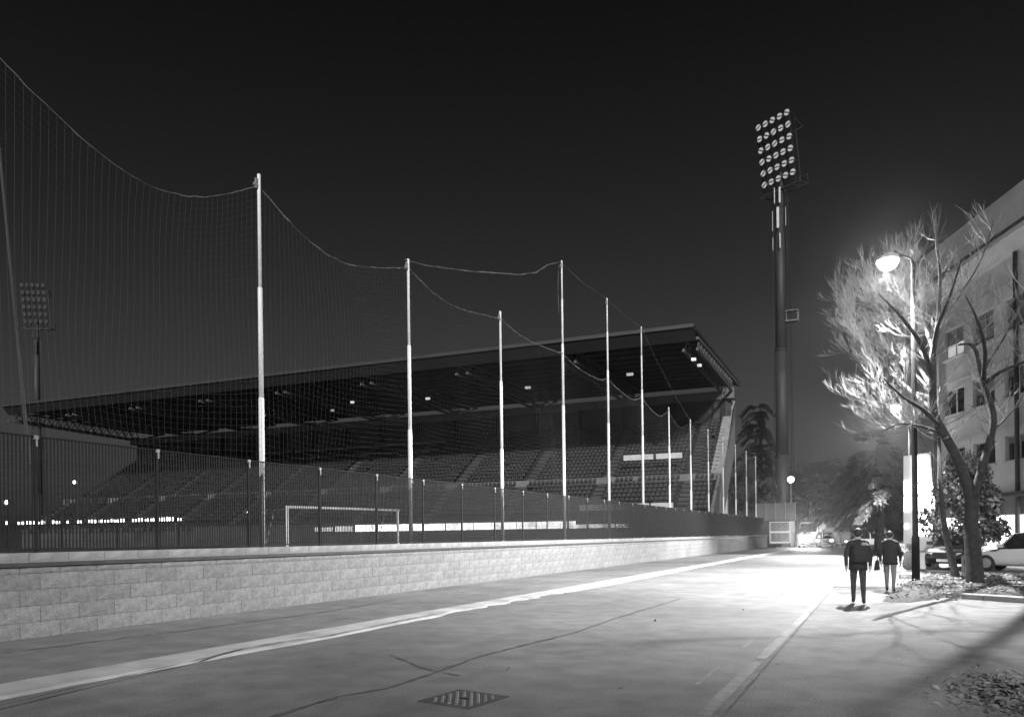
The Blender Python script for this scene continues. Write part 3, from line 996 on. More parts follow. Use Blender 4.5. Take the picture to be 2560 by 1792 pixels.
bt = thing('bare_tree', 'large bare winter tree forking low beside the lamp, twigs lit white', 'tree', (0, 24.5, 0))
rr = random.Random(3)
trunk = MB()
limb(trunk, [(2.17, -.05), (2.14, .35), (2.12, .9), (2.07, 1.55), (2.1, 2.45)], 0, .1, .25, .17)
trunk.build('trunk', M_bark, bt, True)
twigs = MB()
LM = [([(2.1, 2.35), (1.82, 3.45), (1.44, 4.33), (1.19, 4.98), (1.15, 5.91), (1.19, 6.79)], .1, .3, .15, .085),
      ([(1.19, 6.7), (1.32, 7.61), (1.38, 8.87), (1.29, 9.91), (1.3, 10.8)], .4, .5, .075, .015),
      ([(2.1, 2.35), (2.35, 3.31), (2.57, 4.2), (2.63, 4.75), (2.51, 5.37), (2.37, 5.89), (2.24, 6.58), (2.09, 6.83), (1.8, 6.84)], .1, -.5, .12, .03),
      ([(2.42, 5.66), (2.8, 5.96), (3.35, 6.17), (4.07, 6.47)], -.2, -.8, .06, .02),
      ([(1.39, 4.34), (.84, 4.61), (.27, 4.71), (-.31, 4.4)], .3, -.5, .055, .012),
      ([(1.2, 5.02), (.44, 5.84), (-.19, 6.67), (-.63, 7.3), (-.95, 7.9), (-1.1, 8.5)], .35, 7.2, .075, .012),
      ([(1.2, 6.7), (.88, 7.87), (.72, 8.35), (.47, 8.9), (.16, 9.5)], .4, 6.6, .055, .01),
      ([(1.17, 5.62), (.78, 6.39), (.36, 6.93), (-.18, 7.86), (-.73, 8.94)], .35, 8.0, .06, .01),
      ([(1.17, 5.4), (.5, 5.7), (-.2, 6.1), (-.7, 6.6), (-1.1, 7.2)], .35, 6.6, .05, .01),
      ([(1.25, 4.9), (.6, 5.2), (-.1, 5.35), (-.6, 5.5), (-1.1, 5.8)], .35, 6.0, .05, .01),
      ([(1.19, 6.3), (.7, 7.0), (.2, 7.8), (-.2, 8.7), (-.35, 9.4)], .38, 7.4, .05, .01),
      ([(1.17, 5.5), (.6, 6.3), (-.05, 7.1), (-.75, 7.9), (-1.15, 8.9)], .35, 8.4, .05, .01),
      ([(1.19, 6.6), (1.0, 7.6), (.75, 8.6), (.7, 9.6)], .4, 7.0, .045, .01),
      ([(1.17, 5.9), (.95, 6.8), (.6, 7.5), (.2, 8.1), (-.2, 8.6)], .3, -3.2, .075, .016),
      ([(1.19, 6.6), (1.3, 7.4), (1.6, 8.2), (1.9, 9.2)], .4, -3.6, .075, .016),
      ([(2.4, 5.8), (2.45, 6.6), (2.3, 7.4), (2.0, 8.2)], -.2, -3.4, .065, .014),
      ([(1.3, 4.6), (.9, 5.1), (.4, 5.5), (-.1, 6.1)], .2, -3.8, .075, .016),
      ([(1.3, 7.5), (1.9, 8.3), (2.4, 9.2), (2.7, 10.2)], .4, .6, .04, .01),
      ([(2.35, 6.0), (2.9, 6.9), (3.3, 7.8), (3.5, 8.8)], -.1, .5, .035, .008),
      ([(2.57, 4.3), (3.1, 4.9), (3.5, 5.7), (3.7, 6.6)], -.1, .9, .03, .008)]
for k, (xz, y0, dy, r0, r1) in enumerate(LM):
    b = MB()
    q = limb(b, xz, y0, dy, r0, r1)
    b.build('limb', M_bark, bt, True)
    lit = k in (5, 6, 7, 8, 9, 4, 10, 11, 12)
    cnt = 64 if lit else 22
    if k in (8, 9): cnt = 36
    if k == 0: cnt = 12
    for _ in range(cnt):
        s = rr.uniform(.3 if lit else .15, 1.0)
        p = q[int(s * (len(q) - 1))]
        if lit:
            d = Vector((rr.uniform(-1.1, .25), rr.uniform(-.8, .8), rr.uniform(-.3, 1.0)))
        else:
            d = Vector((rr.uniform(-.7, .9), rr.uniform(-.8, .8), rr.uniform(.1, 1.1)))
        grow(twigs, p, d, rr.uniform(.6, 1.2), rr.uniform(.006, .010) if lit else rr.uniform(.007, .012), 1 if not lit else 2, rr, .35 if lit else .3, 4, .55)
tag(twigs.build('twigs', M_twig, bt), kind='stuff')

st2 = thing('sapling', 'thin leaning bare trunk beside the large bare tree', 'tree', (0, 27.7, 0))
b = MB()
q = limb(b, [(1.93, -.02), (1.8, .62), (1.68, 1.27), (1.58, 2.04), (1.5, 3.21), (1.48, 4.6), (1.4, 5.6)], 0, .3, .13, .03)
b.build('trunk', M_bark, st2, True)
b = MB()
for _ in range(16):
    grow(b, q[rr.randint(9, len(q) - 1)], Vector((rr.uniform(-.8, .8), rr.uniform(-.8, .8), rr.uniform(.2, 1))), rr.uniform(.5, 1.2), .012, 1, rr, .3)
tag(b.build('twigs', M_bark, st2), kind='stuff')

def leafball(b, c, rx, rz, n, s, rr, core=.35):
    for _ in range(n):
        u = Vector((rr.gauss(0, 1), rr.gauss(0, 1), rr.gauss(0, 1)))
        u.normalize()
        rad = core + (1 - core) * rr.random() ** .5
        p = Vector(c) + Vector((u.x * rx * rad, u.y * rx * rad, u.z * rz * rad))
        e = Euler((rr.uniform(0, 6.3), rr.uniform(0, 6.3), rr.uniform(0, 6.3))).to_matrix()
        k = s * rr.uniform(.6, 1.4)
        b.quad(*[p + e @ Vector(v) for v in ((-k, -k * .35, 0), (k * .2, -k * .5, 0), (k, 0, 0), (-k * .1, k * .5, 0))])

# evergreen shrub behind the bare trunk
sh = thing('evergreen_shrub', 'dark evergreen shrub behind the bare trunk, before the building', 'shrub', (2.5, 31.0, 0))
b = MB()
b.tube([(-.1, 0, 0), (-.1, 0, 1.4), (-.05, 0, 3.6)], [.1, .08, .02], 7)
b.build('trunk', M_bark, sh)
b = MB()
for k in range(46):
    z = 1.2 + 2.9 * rr.random()
    rad = 1.15 * (1 - max(0, (z - 2.4) / 2.1)) * math.sqrt(rr.random())
    a = rr.uniform(0, 6.3)
    leafball(b, (rad * math.cos(a) - .05, rad * math.sin(a), z), .42, .40, 110, .085, rr)
b.build('crown', M_ever, sh)

# layered cedars
def cedar(label, loc, H, z0, rad, tiers, droop, dens, seed, group=None, taper=.85):
    r_ = random.Random(seed)
    t = thing('cedar', label, 'tree', loc, 0, group)
    MB().tube([(0, 0, 0), (.1, 0, H * .5), (.15, .05, H)], [H * .03, H * .018, .03], 8).build('trunk', M_bark, t)
    br, b = MB(), MB()
    for k in range(tiers):
        z = z0 + (H - z0) * (k + r_.random() * .6) / tiers
        R_ = rad * (1.05 - taper * (k / tiers)) * r_.uniform(.65, 1.15)
        for j in range(r_.randint(3, 5)):
            a = r_.uniform(0, 6.3)
            d = Vector((math.cos(a), math.sin(a), 0))
            pts = [Vector((0, 0, z)), Vector((0, 0, z + R_ * .12)) + d * R_ * .5, Vector((0, 0, z - droop * R_)) + d * R_]
            br.tube(pts, [.07, .05, .015], 4, False)
            for q in range(int(dens * R_)):
                s = r_.uniform(.2, 1)
                p = pts[0].lerp(pts[1], s * 2) if s < .5 else pts[1].lerp(pts[2], s * 2 - 1)
                side = Vector((-d.y, d.x, 0)) * r_.uniform(-1, 1) * R_ * .22 * (1.2 - s)
                dirv = (d + Vector((r_.uniform(-.7, .7), r_.uniform(-.7, .7), r_.uniform(-.7, .15) - droop))).normalized()
                w = dirv.cross(Vector((0, 0, 1))).normalized() * r_.uniform(.03, .08)
                p = p + side + Vector((0, 0, r_.uniform(-.12, .12)))
                l_ = r_.uniform(.25, .65)
                b.quad(p - w, p + w, p + dirv * l_ + w * .2, p + dirv * l_ - w * .2)
    br.build('branches', M_bark, t)
    b.build('crown', M_ever, t)
    return t
cedar('dark layered cedar standing beside the right end of the grandstand', (-15.7, 106, 0), 19.6, 9.0, 4.0, 12, .40, 130, 5, taper=.55)
cedar('dark spreading cedar beyond the bare tree, right of the road', (-.8, 66, 0), 9.6, 1.8, 5.6, 15, .12, 170, 8)
cedar('pale lit conifer behind the sign pillar under the far lamp', (-.5, 55.0, 0), 7.4, 2.4, 3.0, 12, .22, 200, 12)

def leafy(label, loc, H, rx, seed, group=None, n=14):
    r_ = random.Random(seed)
    t = thing('leafy_tree', label, 'tree', loc, 0, group)
    b = MB()
    b.tube([(0, 0, 0), (.1, 0, H * .5), (0, .1, H * .8)], [.16, .12, .03], 6)
    for k in range(5):
        a = r_.uniform(0, 6.3)
        b.tube([(0.1, 0, H * .4), (math.cos(a) * rx * .4, math.sin(a) * rx * .4, H * .65), (math.cos(a) * rx * .75, math.sin(a) * rx * .75, H * r_.uniform(.6, .9))], [.07, .05, .015], 5)
    b.build('trunk', M_bark, t)
    b = MB()
    for k in range(n):
        a, q = r_.uniform(0, 6.3), math.sqrt(r_.random())
        z = H * r_.uniform(.35, .95)
        s = 1 - abs(z / H - .6) * 1.0
        leafball(b, (math.cos(a) * rx * q * s, math.sin(a) * rx * q * s, z), rx * .38, rx * .30, 130, .17, r_)
    b.build('crown', M_ever, t)
leafy('small leafy tree between the farthest net poles', (-15.5, 97, 0), 8.6, 2.6, 21)
leafy('leafy tree just left of the floodlight mast base', (-12.9, 93, 0), 8.2, 1.7, 22)
leafy('leafy tree just right of the floodlight mast, lit by the globe lamp', (-8.6, 96, 0), 8.3, 2.2, 23)
leafy('leafy tree above the white van', (-6.6, 104, 0), 7.6, 2.4, 24)
leafy('leafy tree beyond the crossing between van and cedar', (-3.0, 108, 0), 7.0, 3.0, 25)
leafy('tall dark tree behind the layered cedar at the stand end', (-19.5, 116, 0), 12.5, 4.4, 26)

# hills
b = MB()
nx, ny = 90, 7
for j in range(ny):
    for i in range(nx):
        x = -420 + 840 * i / (nx - 1)
        yy = 150 + 55 * j
        hh = [0, 7, 16, 25, 31, 33, 26][j]
        hh *= .85 + .25 * math.sin(x * .021 + 1.3) + .10 * math.sin(x * .07 + j) 
        b.v.append((x, yy, hh + (rnd.uniform(-1.2, 1.2) if j else -.5)))
for j in range(ny - 1):
    for i in range(nx - 1):
        a = j * nx + i
        b.f.append((a, a + 1, a + nx + 1, a + nx))
tag(b.build('hills', M_hill, None, True), kind='structure')
b = MB()
rr2 = random.Random(44)
for _ in range(170):
    x = rr2.uniform(-75, 20)
    yy = rr2.uniform(230, 420)
    j = (yy - 150) / 55
    j0 = int(j)
    hs = [0, 7, 16, 25, 31, 33, 26, 26]
    z = hs[j0] + (hs[j0 + 1] - hs[j0]) * (j - j0)
    z *= .85 + .25 * math.sin(x * .021 + 1.3)
    leafball(b, (x, yy, z + 1.0), rr2.uniform(2.5, 5), rr2.uniform(1.6, 3), 60, .9, rr2)
tag(b.build('hillside_woods', M_ever), 'dark woods covering the hill behind the crossing', 'woods', kind='stuff')

# ------------------------------------------------------------------ building on the right
FA = R(113)
bld = thing('office_building', 'pale multi storey building with deep eaves at the right edge', 'building', (5.5, 41.0, 0), FA)
# local x along the facade (away from the camera), local y outward to the road
XR, XE = -22.0, 8.0
rows = [(4.85, 6.05), (7.85, 9.25), (10.95, 12.5)]
bays = []
x = XE - 1.2
while x > XR + 2.2:
    bays.append((x - 1.95, x))
    x -= 2.75
wallm = MB()
# wall built of piers, spandrels between the openings
zc = [3.35] + [v for r_ in rows for v in r_] + [14.4]
for k in range(0, len(zc), 2):
    wallm.box(XR, XE, -.3, 0, zc[k], zc[k + 1])
for (z0, z1) in rows:
    e = XE
    for (x0, x1) in bays:
        wallm.box(x1, e, -.3, 0, z0, z1)
        e = x0
    wallm.box(XR, e, -.3, 0, z0, z1)
wallm.build('wall', M_facade, bld)
MB().box(XR, XE, -9, -.32, 0, 16.5).build('rear_block', M_facade, bld)
for (z0, z1) in rows:
    for (x0, x1) in bays:
        f = MB()
        f.box(x0, x1, -.2, -.12, z0, z0 + .07)
        f.box(x0, x1, -.2, -.12, z1 - .07, z1)
        for xx in (x0, (x0 + x1) / 2 - .035, x1 - .07):
            f.box(xx, xx + .07, -.2, -.12, z0 + .07, z1 - .07)
        w = f.build('window', M_frame, bld)
        MB().box(x0 + .07, x1 - .07, -.19, -.16, z0 + .07, z1 - .07).build('pane', M_wglass, w)
        MB().box(x0 - .1, x1 + .1, -.02, .09, z0 - .09, z0 - .003).build('sill', M_fascia, w)
# eave: deep overhang with pale fascia
MB().hexa([(XR, 0.002, 14.4), (XE, 0.002, 14.4), (XE, 1.1, 14.75), (XR, 1.1, 14.75), (XR, .002, 14.6), (XE, .002, 14.6), (XE, 1.1, 14.95), (XR, 1.1, 14.95)]).build('soffit', M_facade, bld)
MB().box(XR, XE, -.3, 1.16, 14.96, 15.1).build('eave_slab', M_conc, bld)
MB().hexa([(XR, 1.0, 15.1), (XE, 1.0, 15.1), (XE, 1.15, 15.1), (XR, 1.15, 15.1), (XR, .55, 17.0), (XE, .55, 17.0), (XE, .7, 17.0), (XR, .7, 17.0)]).build('roof_fascia', M_fascia, bld)
MB().box(XR, XE, -9, .55, 16.5, 16.9).build('roof', M_roof, bld)
MB().box(XR, XE, .003, .55, 3.15, 3.34).build('canopy', M_conc, bld)
for px in (.1, -8.5, 7.6):
    MB().lathe([(.1, 0), (.1, 14.4)], n=10, c=(px, .16, 0)).build('drainpipe', M_mast, bld, True)
for zz in (3.36, 6.45, 9.6, 13.2):
    MB().box(XR, XE, .003, .035, zz, zz + .12).build('string_course', M_fascia, bld)
M_blind = emit('lit_blind', 0.35, 0.6)
lw = [o_ for o_ in kids(bld) if o_.name.startswith('window') and abs(o_.data.vertices[0].co.x - bays[0][0]) < .01]
for o_ in lw[2:3]:
    for c_ in kids(o_):
        if c_.name.startswith('pane'):
            c_.material_slots[0].link = 'OBJECT'
            c_.material_slots[0].material = M_blind
# roller blinds let down to different heights behind some panes
for k_, (z0, z1) in enumerate(rows):
    for j_, (x0, x1) in enumerate(bays):
        dn = rnd.choice((0, .25, .5, .8))
        if dn:
            MB().box(x0 + .08, x1 - .08, -.158, -.152, z1 - .07 - dn * (z1 - z0), z1 - .07).build('roller_blind', M_concl, bld)
# ground floor
b = MB()
shops = [(-1.6, 2.25), (-6.3, -2.4), (3.6, 7.2)]
e = XE
for (x0, x1) in sorted(shops, reverse=True):
    b.box(x1, e, -.3, -.02, 0, 3.15)
    b.box(x0, x1, -.3, -.02, 2.35, 3.15)
    b.box(x0, x1, -.3, -.02, 0, .45)
    e = x0
b.box(XR, e, -.3, -.02, 0, 3.15)
b.build('ground_floor_wall', M_concl, bld)
for (x0, x1) in shops:
    f = MB()
    n = 5
    f.box(x0, x1, -.14, -.06, 2.28, 2.35)
    f.box(x0, x1, -.14, -.06, .45, .52)
    for k in range(n + 1):
        xx = x0 + (x1 - x0 - .06) * k / n
        f.box(xx, xx + .06, -.14, -.06, .52, 2.28)
    w = f.build('shop_window', M_frame, bld)
    for k in range(n):
        xa = x0 + .06 + (x1 - x0 - .06) * k / n
        MB().box(xa, x0 + (x1 - x0 - .06) * (k + 1) / n, -.12, -.09, .52, 2.28).build('pane', M_shop, w)
# ------------------------------------------------------------------ lit sign pillar and the things about it
tot = thing('sign_pillar', 'tall lit white price sign pillar standing behind the lamp pole', 'sign', (1.24, 37.2, 0), R(-3))
MB().hexa([(-.66, -.25, .35), (.66, -.25, .35), (.66, .25, .35), (-.66, .25, .35), (-.62, -.22, 4.9), (.42, -.22, 5.0), (.42, .22, 5.0), (-.62, .22, 4.9)]).build('cabinet', M_totem, tot)
MB().box(-.70, .70, -.3, .3, 0, .35).build('plinth', M_white, tot)
for (x0, x1, z0, z1) in ((-.28, .33, 4.42, 4.86), (-.28, .40, 3.72, 4.34), (-.28, .50, 3.2, 3.64), (-.28, .56, 2.45, 3.08), (-.26, .38, 1.98, 2.30), (-.26, .46, 1.68, 1.90), (-.26, .34, 1.38, 1.60)):
    MB().box(x0, x1, -.30, -.253, z0, z1).build('lit_panel', M_sign, tot)
for (x0, x1, z0, z1) in ((-.62, -.36, 3.2, 3.8), (-.62, -.36, 2.45, 3.08), (-.60, -.45, 1.7, 1.9)):
    MB().box(x0, x1, -.30, -.253, z0, z1).build('lit_panel', M_sign, tot)
t = thing('notice_table', 'low white notice board on legs left of the lamp pole', 'sign', (.35, 34.0, 0), R(4))
MB().box(-.55, .55, -.03, .03, .75, 1.08).build('board', M_white, t)
b = MB()
for k in range(6):
    b.tube([(-.42 + k * .16, -.034, .84), (-.36 + k * .16, -.034, 1.0), (-.30 + k * .16, -.034, .90)], .012, 4)
b.build('lettering', M_mast, t)
for s in (-.5, .5):
    MB().box(s - .03, s + .03, -.03, .03, 0, .75).build('leg', M_white, t)
t = thing('concrete_planter', 'low white box planter at the foot of the sign pillar', 'planter', (1.15, 35.6, 0))
MB().hexa([(-.5, -.3, 0), (.5, -.3, 0), (.5, .3, 0), (-.5, .3, 0), (-.58, -.36, .7), (.58, -.36, .7), (.58, .36, .7), (-.58, .36, .7)]).build('box', M_white, t)
MB().box(-.5, .5, -.28, .28, .70, .73).build('soil_fill', M_soil, t)

# end of the block wall: patterned board, grey fence, white post
t = thing('patterned_board', 'white board with two rows of ring marks at the end of the block wall', 'sign', (-11.9, 87.75, 0))
MB().box(-.1, 2.55, -.03, .05, .45, 2.85).build('panel', M_white, t)
for row in range(2):
    zz = .62 + row * 1.18
    MB().box(.0, 2.0, -.06, -.033, zz, zz + .98).build('plate', M_concl, t)
    for k in range(3):
        for j in range(2):
            b = MB()
            cx_, cz_ = .38 + k * .62, zz + .28 + j * .45
            b.tube([(cx_ + .2 * math.cos(a), -.075, cz_ + .17 * math.sin(a)) for a in [R(40 + 20 * q) for q in range(15)]], .035, 5)
            b.build('ring_mark', M_mast, t)
MB().box(2.15, 2.5, -.12, .12, 0, 2.9).build('end_post', M_fascia, t)
t = thing('panel_fence', 'grey panel fence above the wall end in front of the mast', 'fence', (-13.6, 89.3, 0))
MB().box(-.2, 4.4, -.1, .1, 0, 3.0).build('base_wall', M_conc, t)
for k in range(4):
    MB().box(k * 1.06, k * 1.06 + 1.02, -.03, .03, 3.05, 5.0).build('panel', M_steel, t)
for k in range(5):
    MB().box(k * 1.06 - .06, k * 1.06, -.06, .06, 3.0, 5.15).build('post', M_galv, t)

# ------------------------------------------------------------------ traffic signs at the crossing
def road_sign(label, x, y, z, shape):
    t = thing('road_sign', label, 'road sign', (x, y, 0))
    MB().lathe([(.035, 0), (.035, z + .3)], n=8).build('post', M_galv, t)
    if shape == 'disc':
        MB().lathe([(.001, -.06), (.36, -.06), (.36, -.03), (.001, -.03)], 'Y', 20, (0, 0, z)).build('disc', M_white, t)
    else:
        b = MB()
        P = [(-.4, .45), (.45, .5), (.45, -.5), (-.2, -.5), (-.42, -.2)]
        b.add([(a, -.06, z + c) for a, c in P] + [(a, -.03, z + c) for a, c in P], [(0, 1, 2, 3, 4), (9, 8, 7, 6, 5)] + [(k, (k + 1) % 5, 5 + (k + 1) % 5, 5 + k) for k in range(5)])
        b.build('plate', M_white, t)
road_sign('round white road sign between the van and the grey car', -6.1, 82.5, 2.25, 'disc')
road_sign('white shield shaped road sign right of the grey car', -4.25, 80.0, 1.98, 'shield')
t = thing('guard_rail', 'long pale rail along the far side of the crossing', 'guard rail', (-10, 98.2, 0))
MB().box(0, 22, -.04, .04, 2.1, 2.2).build('rail', M_galv, t)
for k in range(8):
    MB().box(k * 3.1, k * 3.1 + .08, -.05, .05, 0, 2.1).build('post', M_galv, t)
MB().box(0, 22, .06, .12, .2, 2.05).build('infill', M_concl, t)

# ------------------------------------------------------------------ cars
def car(label, loc, rz, L, Wd, Hh, paint, style='hatch', front=None, rear=None, beam=0):
    t = thing('van' if style == 'van' else 'car', label, 'van' if style == 'van' else 'car', loc, rz)
    h = L / 2
    w = Wd / 2
    belt = Hh * .62
    if style == 'van':
        body = [(-h, .30, belt * .6, Hh * .93, w * .93), (-h + .08, .25, belt * .6, Hh * .97, w), (h - 2.0, .25, belt * .6, Hh, w), (h - 1.55, .25, belt * .6, Hh * .93, w),
                (h - .85, .25, belt * .6, Hh * .60, w * .98), (h - .15, .25, belt * .45, Hh * .46, w * .92), (h, .32, belt * .4, Hh * .36, w * .80)]
    else:
        body = [(-h, .38, belt * .66, belt * .86, w * .84), (-h + .10, .26, belt * .6, belt * .98, w * .95), (-h + .8, .22, belt * .55, belt, w), (0, .21, belt * .55, belt * .985, w),
                (h - 1.35, .21, belt * .55, belt * .96, w), (h - .9, .22, belt * .55, belt * .90, w * .98), (h - .28, .25, belt * .52, belt * .76, w * .92), (h - .06, .30, belt * .5, belt * .64, w * .82), (h, .36, belt * .48, belt * .58, w * .7)]
    rings = []
    for (x, zl, zm, zt, ww) in body:
        rings.append([(x, -ww * .9, zl), (x, -ww, zl + .12), (x, -ww, zm), (x, -ww * .96, zt - .05), (x, -ww * .86, zt), (x, ww * .86, zt), (x, ww * .96, zt - .05), (x, ww, zm), (x, ww, zl + .12), (x, ww * .9, zl)])
    MB().loft(rings).build('body', paint, t, True if style != 'van' else False)
    if style == 'van':
        b = MB()
        b.quad((h - 1.50, -w * .86, Hh * .915), (h - 1.50, w * .86, Hh * .915), (h - .80, w * .84, Hh * .60), (h - .80, -w * .84, Hh * .60))
        b.v = [(p[0] + .05, p[1], p[2] + .03) for p in b.v]
        b.build('windscreen', M_cglass, t)
        for s in (-1, 1):
            MB().box(h - 1.9, h - 1.15, s * w - .012, s * w + .012, Hh * .58, Hh * .80).build('side_window', M_cglass, t)
    else:
        gx = [(-h + .12, belt * .97, .93), (-h + .42, Hh * .93, .80), (-h + .75, Hh - .02, .77), (-.15, Hh, .77), (.32, Hh * .955, .76), (h - 1.2, belt * .96, .88)]
        rg = []
        for (x, z, q) in gx:
            rg.append([(x, -w * .93, belt * .93), (x, -w * q, z), (x, w * q, z), (x, w * .93, belt * .93)])
        MB().loft(rg).build('window', M_cglass, t)
        rg = [[(x, -w * q * .98, z + .004), (x, -w * q * .90, z + .035), (x, w * q * .90, z + .035), (x, w * q * .98, z + .004)] for (x, z, q) in gx[1:5]]
        MB().loft(rg).build('roof', paint, t)
        b = MB()
        for s in (-1, 1):
            for (i, j) in ((0, 1), (4, 5)):
                a, c = gx[i], gx[j]
                b.bar((a[0], s * w * a[2] * .985, a[1]), (c[0], s * w * c[2] * .985, c[1]), .09, .06)
            b.bar((-.25, s * w * .935, belt * .95), (-.2, s * w * .775, Hh - .02), .09, .05)
        b.build('pillar', paint, t)
    for s in (-1, 1):
        b = MB()
        b.box(h - 1.42, h - 1.24, s * w * 1.0, s * (w + .2), belt * 1.0, belt * 1.0 + .14)
        b.build('mirror', paint, t)
        for x in (-h + .78, h - .82):
            wh = MB().lathe([(.18, -.1), (.30, -.1), (.32, -.06), (.32, .06), (.30, .1), (.18, .1)], 'Y', 18, (x, s * (w - .09), .32)).build('wheel', M_tyre, t, True)
            MB().lathe([(.001, s * .085 - .01), (.19, s * .085 - .01), (.19, s * .085 + .02), (.001, s * .105 + .02)], 'Y', 14, (x, s * (w - .09), .32)).build('rim', M_rim, wh)
        zf = belt * .60 if style != 'van' else Hh * .33
        MB().hexa([(h - .16, s * w * .52, zf - .08), (h + .0, s * w * .50, zf - .08), (h - .16, s * w * .84, zf - .06), (h - .30, s * w * .84, zf - .06),
                   (h - .16, s * w * .52, zf + .09), (h - .02, s * w * .50, zf + .07), (h - .17, s * w * .84, zf + .09), (h - .30, s * w * .84, zf + .1)]).build('headlight', front or M_lens, t)
        zr = belt * .78 if style != 'van' else Hh * .4
        MB().box(-h - .02, -h + .14, min(s * w * .60, s * w * .90), max(s * w * .60, s * w * .90), zr - .12, zr + .1).build('tail_light', rear or M_lens, t)
        if beam:
            light('headlight_beam', 'SPOT', beam, (h + .12, s * w * .68, zf), t, .08, (h + 26, s * w * .68 - .5, zf - .62), R(44), .9)
    MB().box(-h - .035, -h + .3, -w * .9, w * .9, .34, .52).build('rear_bumper', M_blackm if style == 'van' else paint, t)
    MB().box(h - .25, h + .03, -w * .7, w * .7, .30, .46).build('front_bumper', M_blackm, t)
    MB().box(-h - .05, -h - .036, -.26, .26, .42, .53).build('plate', M_plate, t)
    MB().box(h + .031, h + .045, -.26, .26, .33, .44).build('plate', M_plate, t)
    return t
car('light grey hatchback seen from behind, waiting at the crossing', (-5.9, 84.6, 0), R(90), 4.0, 1.74, 1.62, M_cgrey, rear=M_tail)
car('tall white delivery van with blazing front at the crossing, left of the grey hatchback', (-7.6, 86.6, 0), R(-92), 5.2, 1.95, 2.75, M_cwhite, 'van', front=M_head, beam=4000)
car('white car crossing the far junction side on, behind the walkers', (-2.0, 87.3, 0), R(182), 4.4, 1.78, 1.5, M_cwhite, front=M_head, rear=M_tail)
car('dark car parked behind the bare trunk in front of the building', (2.75, 36.4, 0), R(-112), 4.2, 1.78, 1.62, M_cdark)
car('pale silver car parked at the right edge before the lit shop window', (4.75, 34.2, 0), R(158), 4.0, 1.72, 1.48, M_csilver)

# ------------------------------------------------------------------ thin volume added to give the lamps their lens glow
hz = bpy.data.materials.new('glare_haze')
hz.use_nodes = True
t_ = hz.node_tree
t_.nodes.remove(t_.nodes['Principled BSDF'])
pv = t_.nodes.new('ShaderNodeVolumePrincipled')
pv.inputs['Density'].default_value = 0.0005
pv.inputs['Color'].default_value = (.8, .8, .8, 1)
pv.inputs['Anisotropy'].default_value = 0.93
t_.links.new(pv.outputs[0], t_.nodes['Material Output'].inputs['Volume'])
tag(MB().box(-440, 440, -70, 510, -1.02, 60.0).build('glare_haze', hz), kind='stuff')

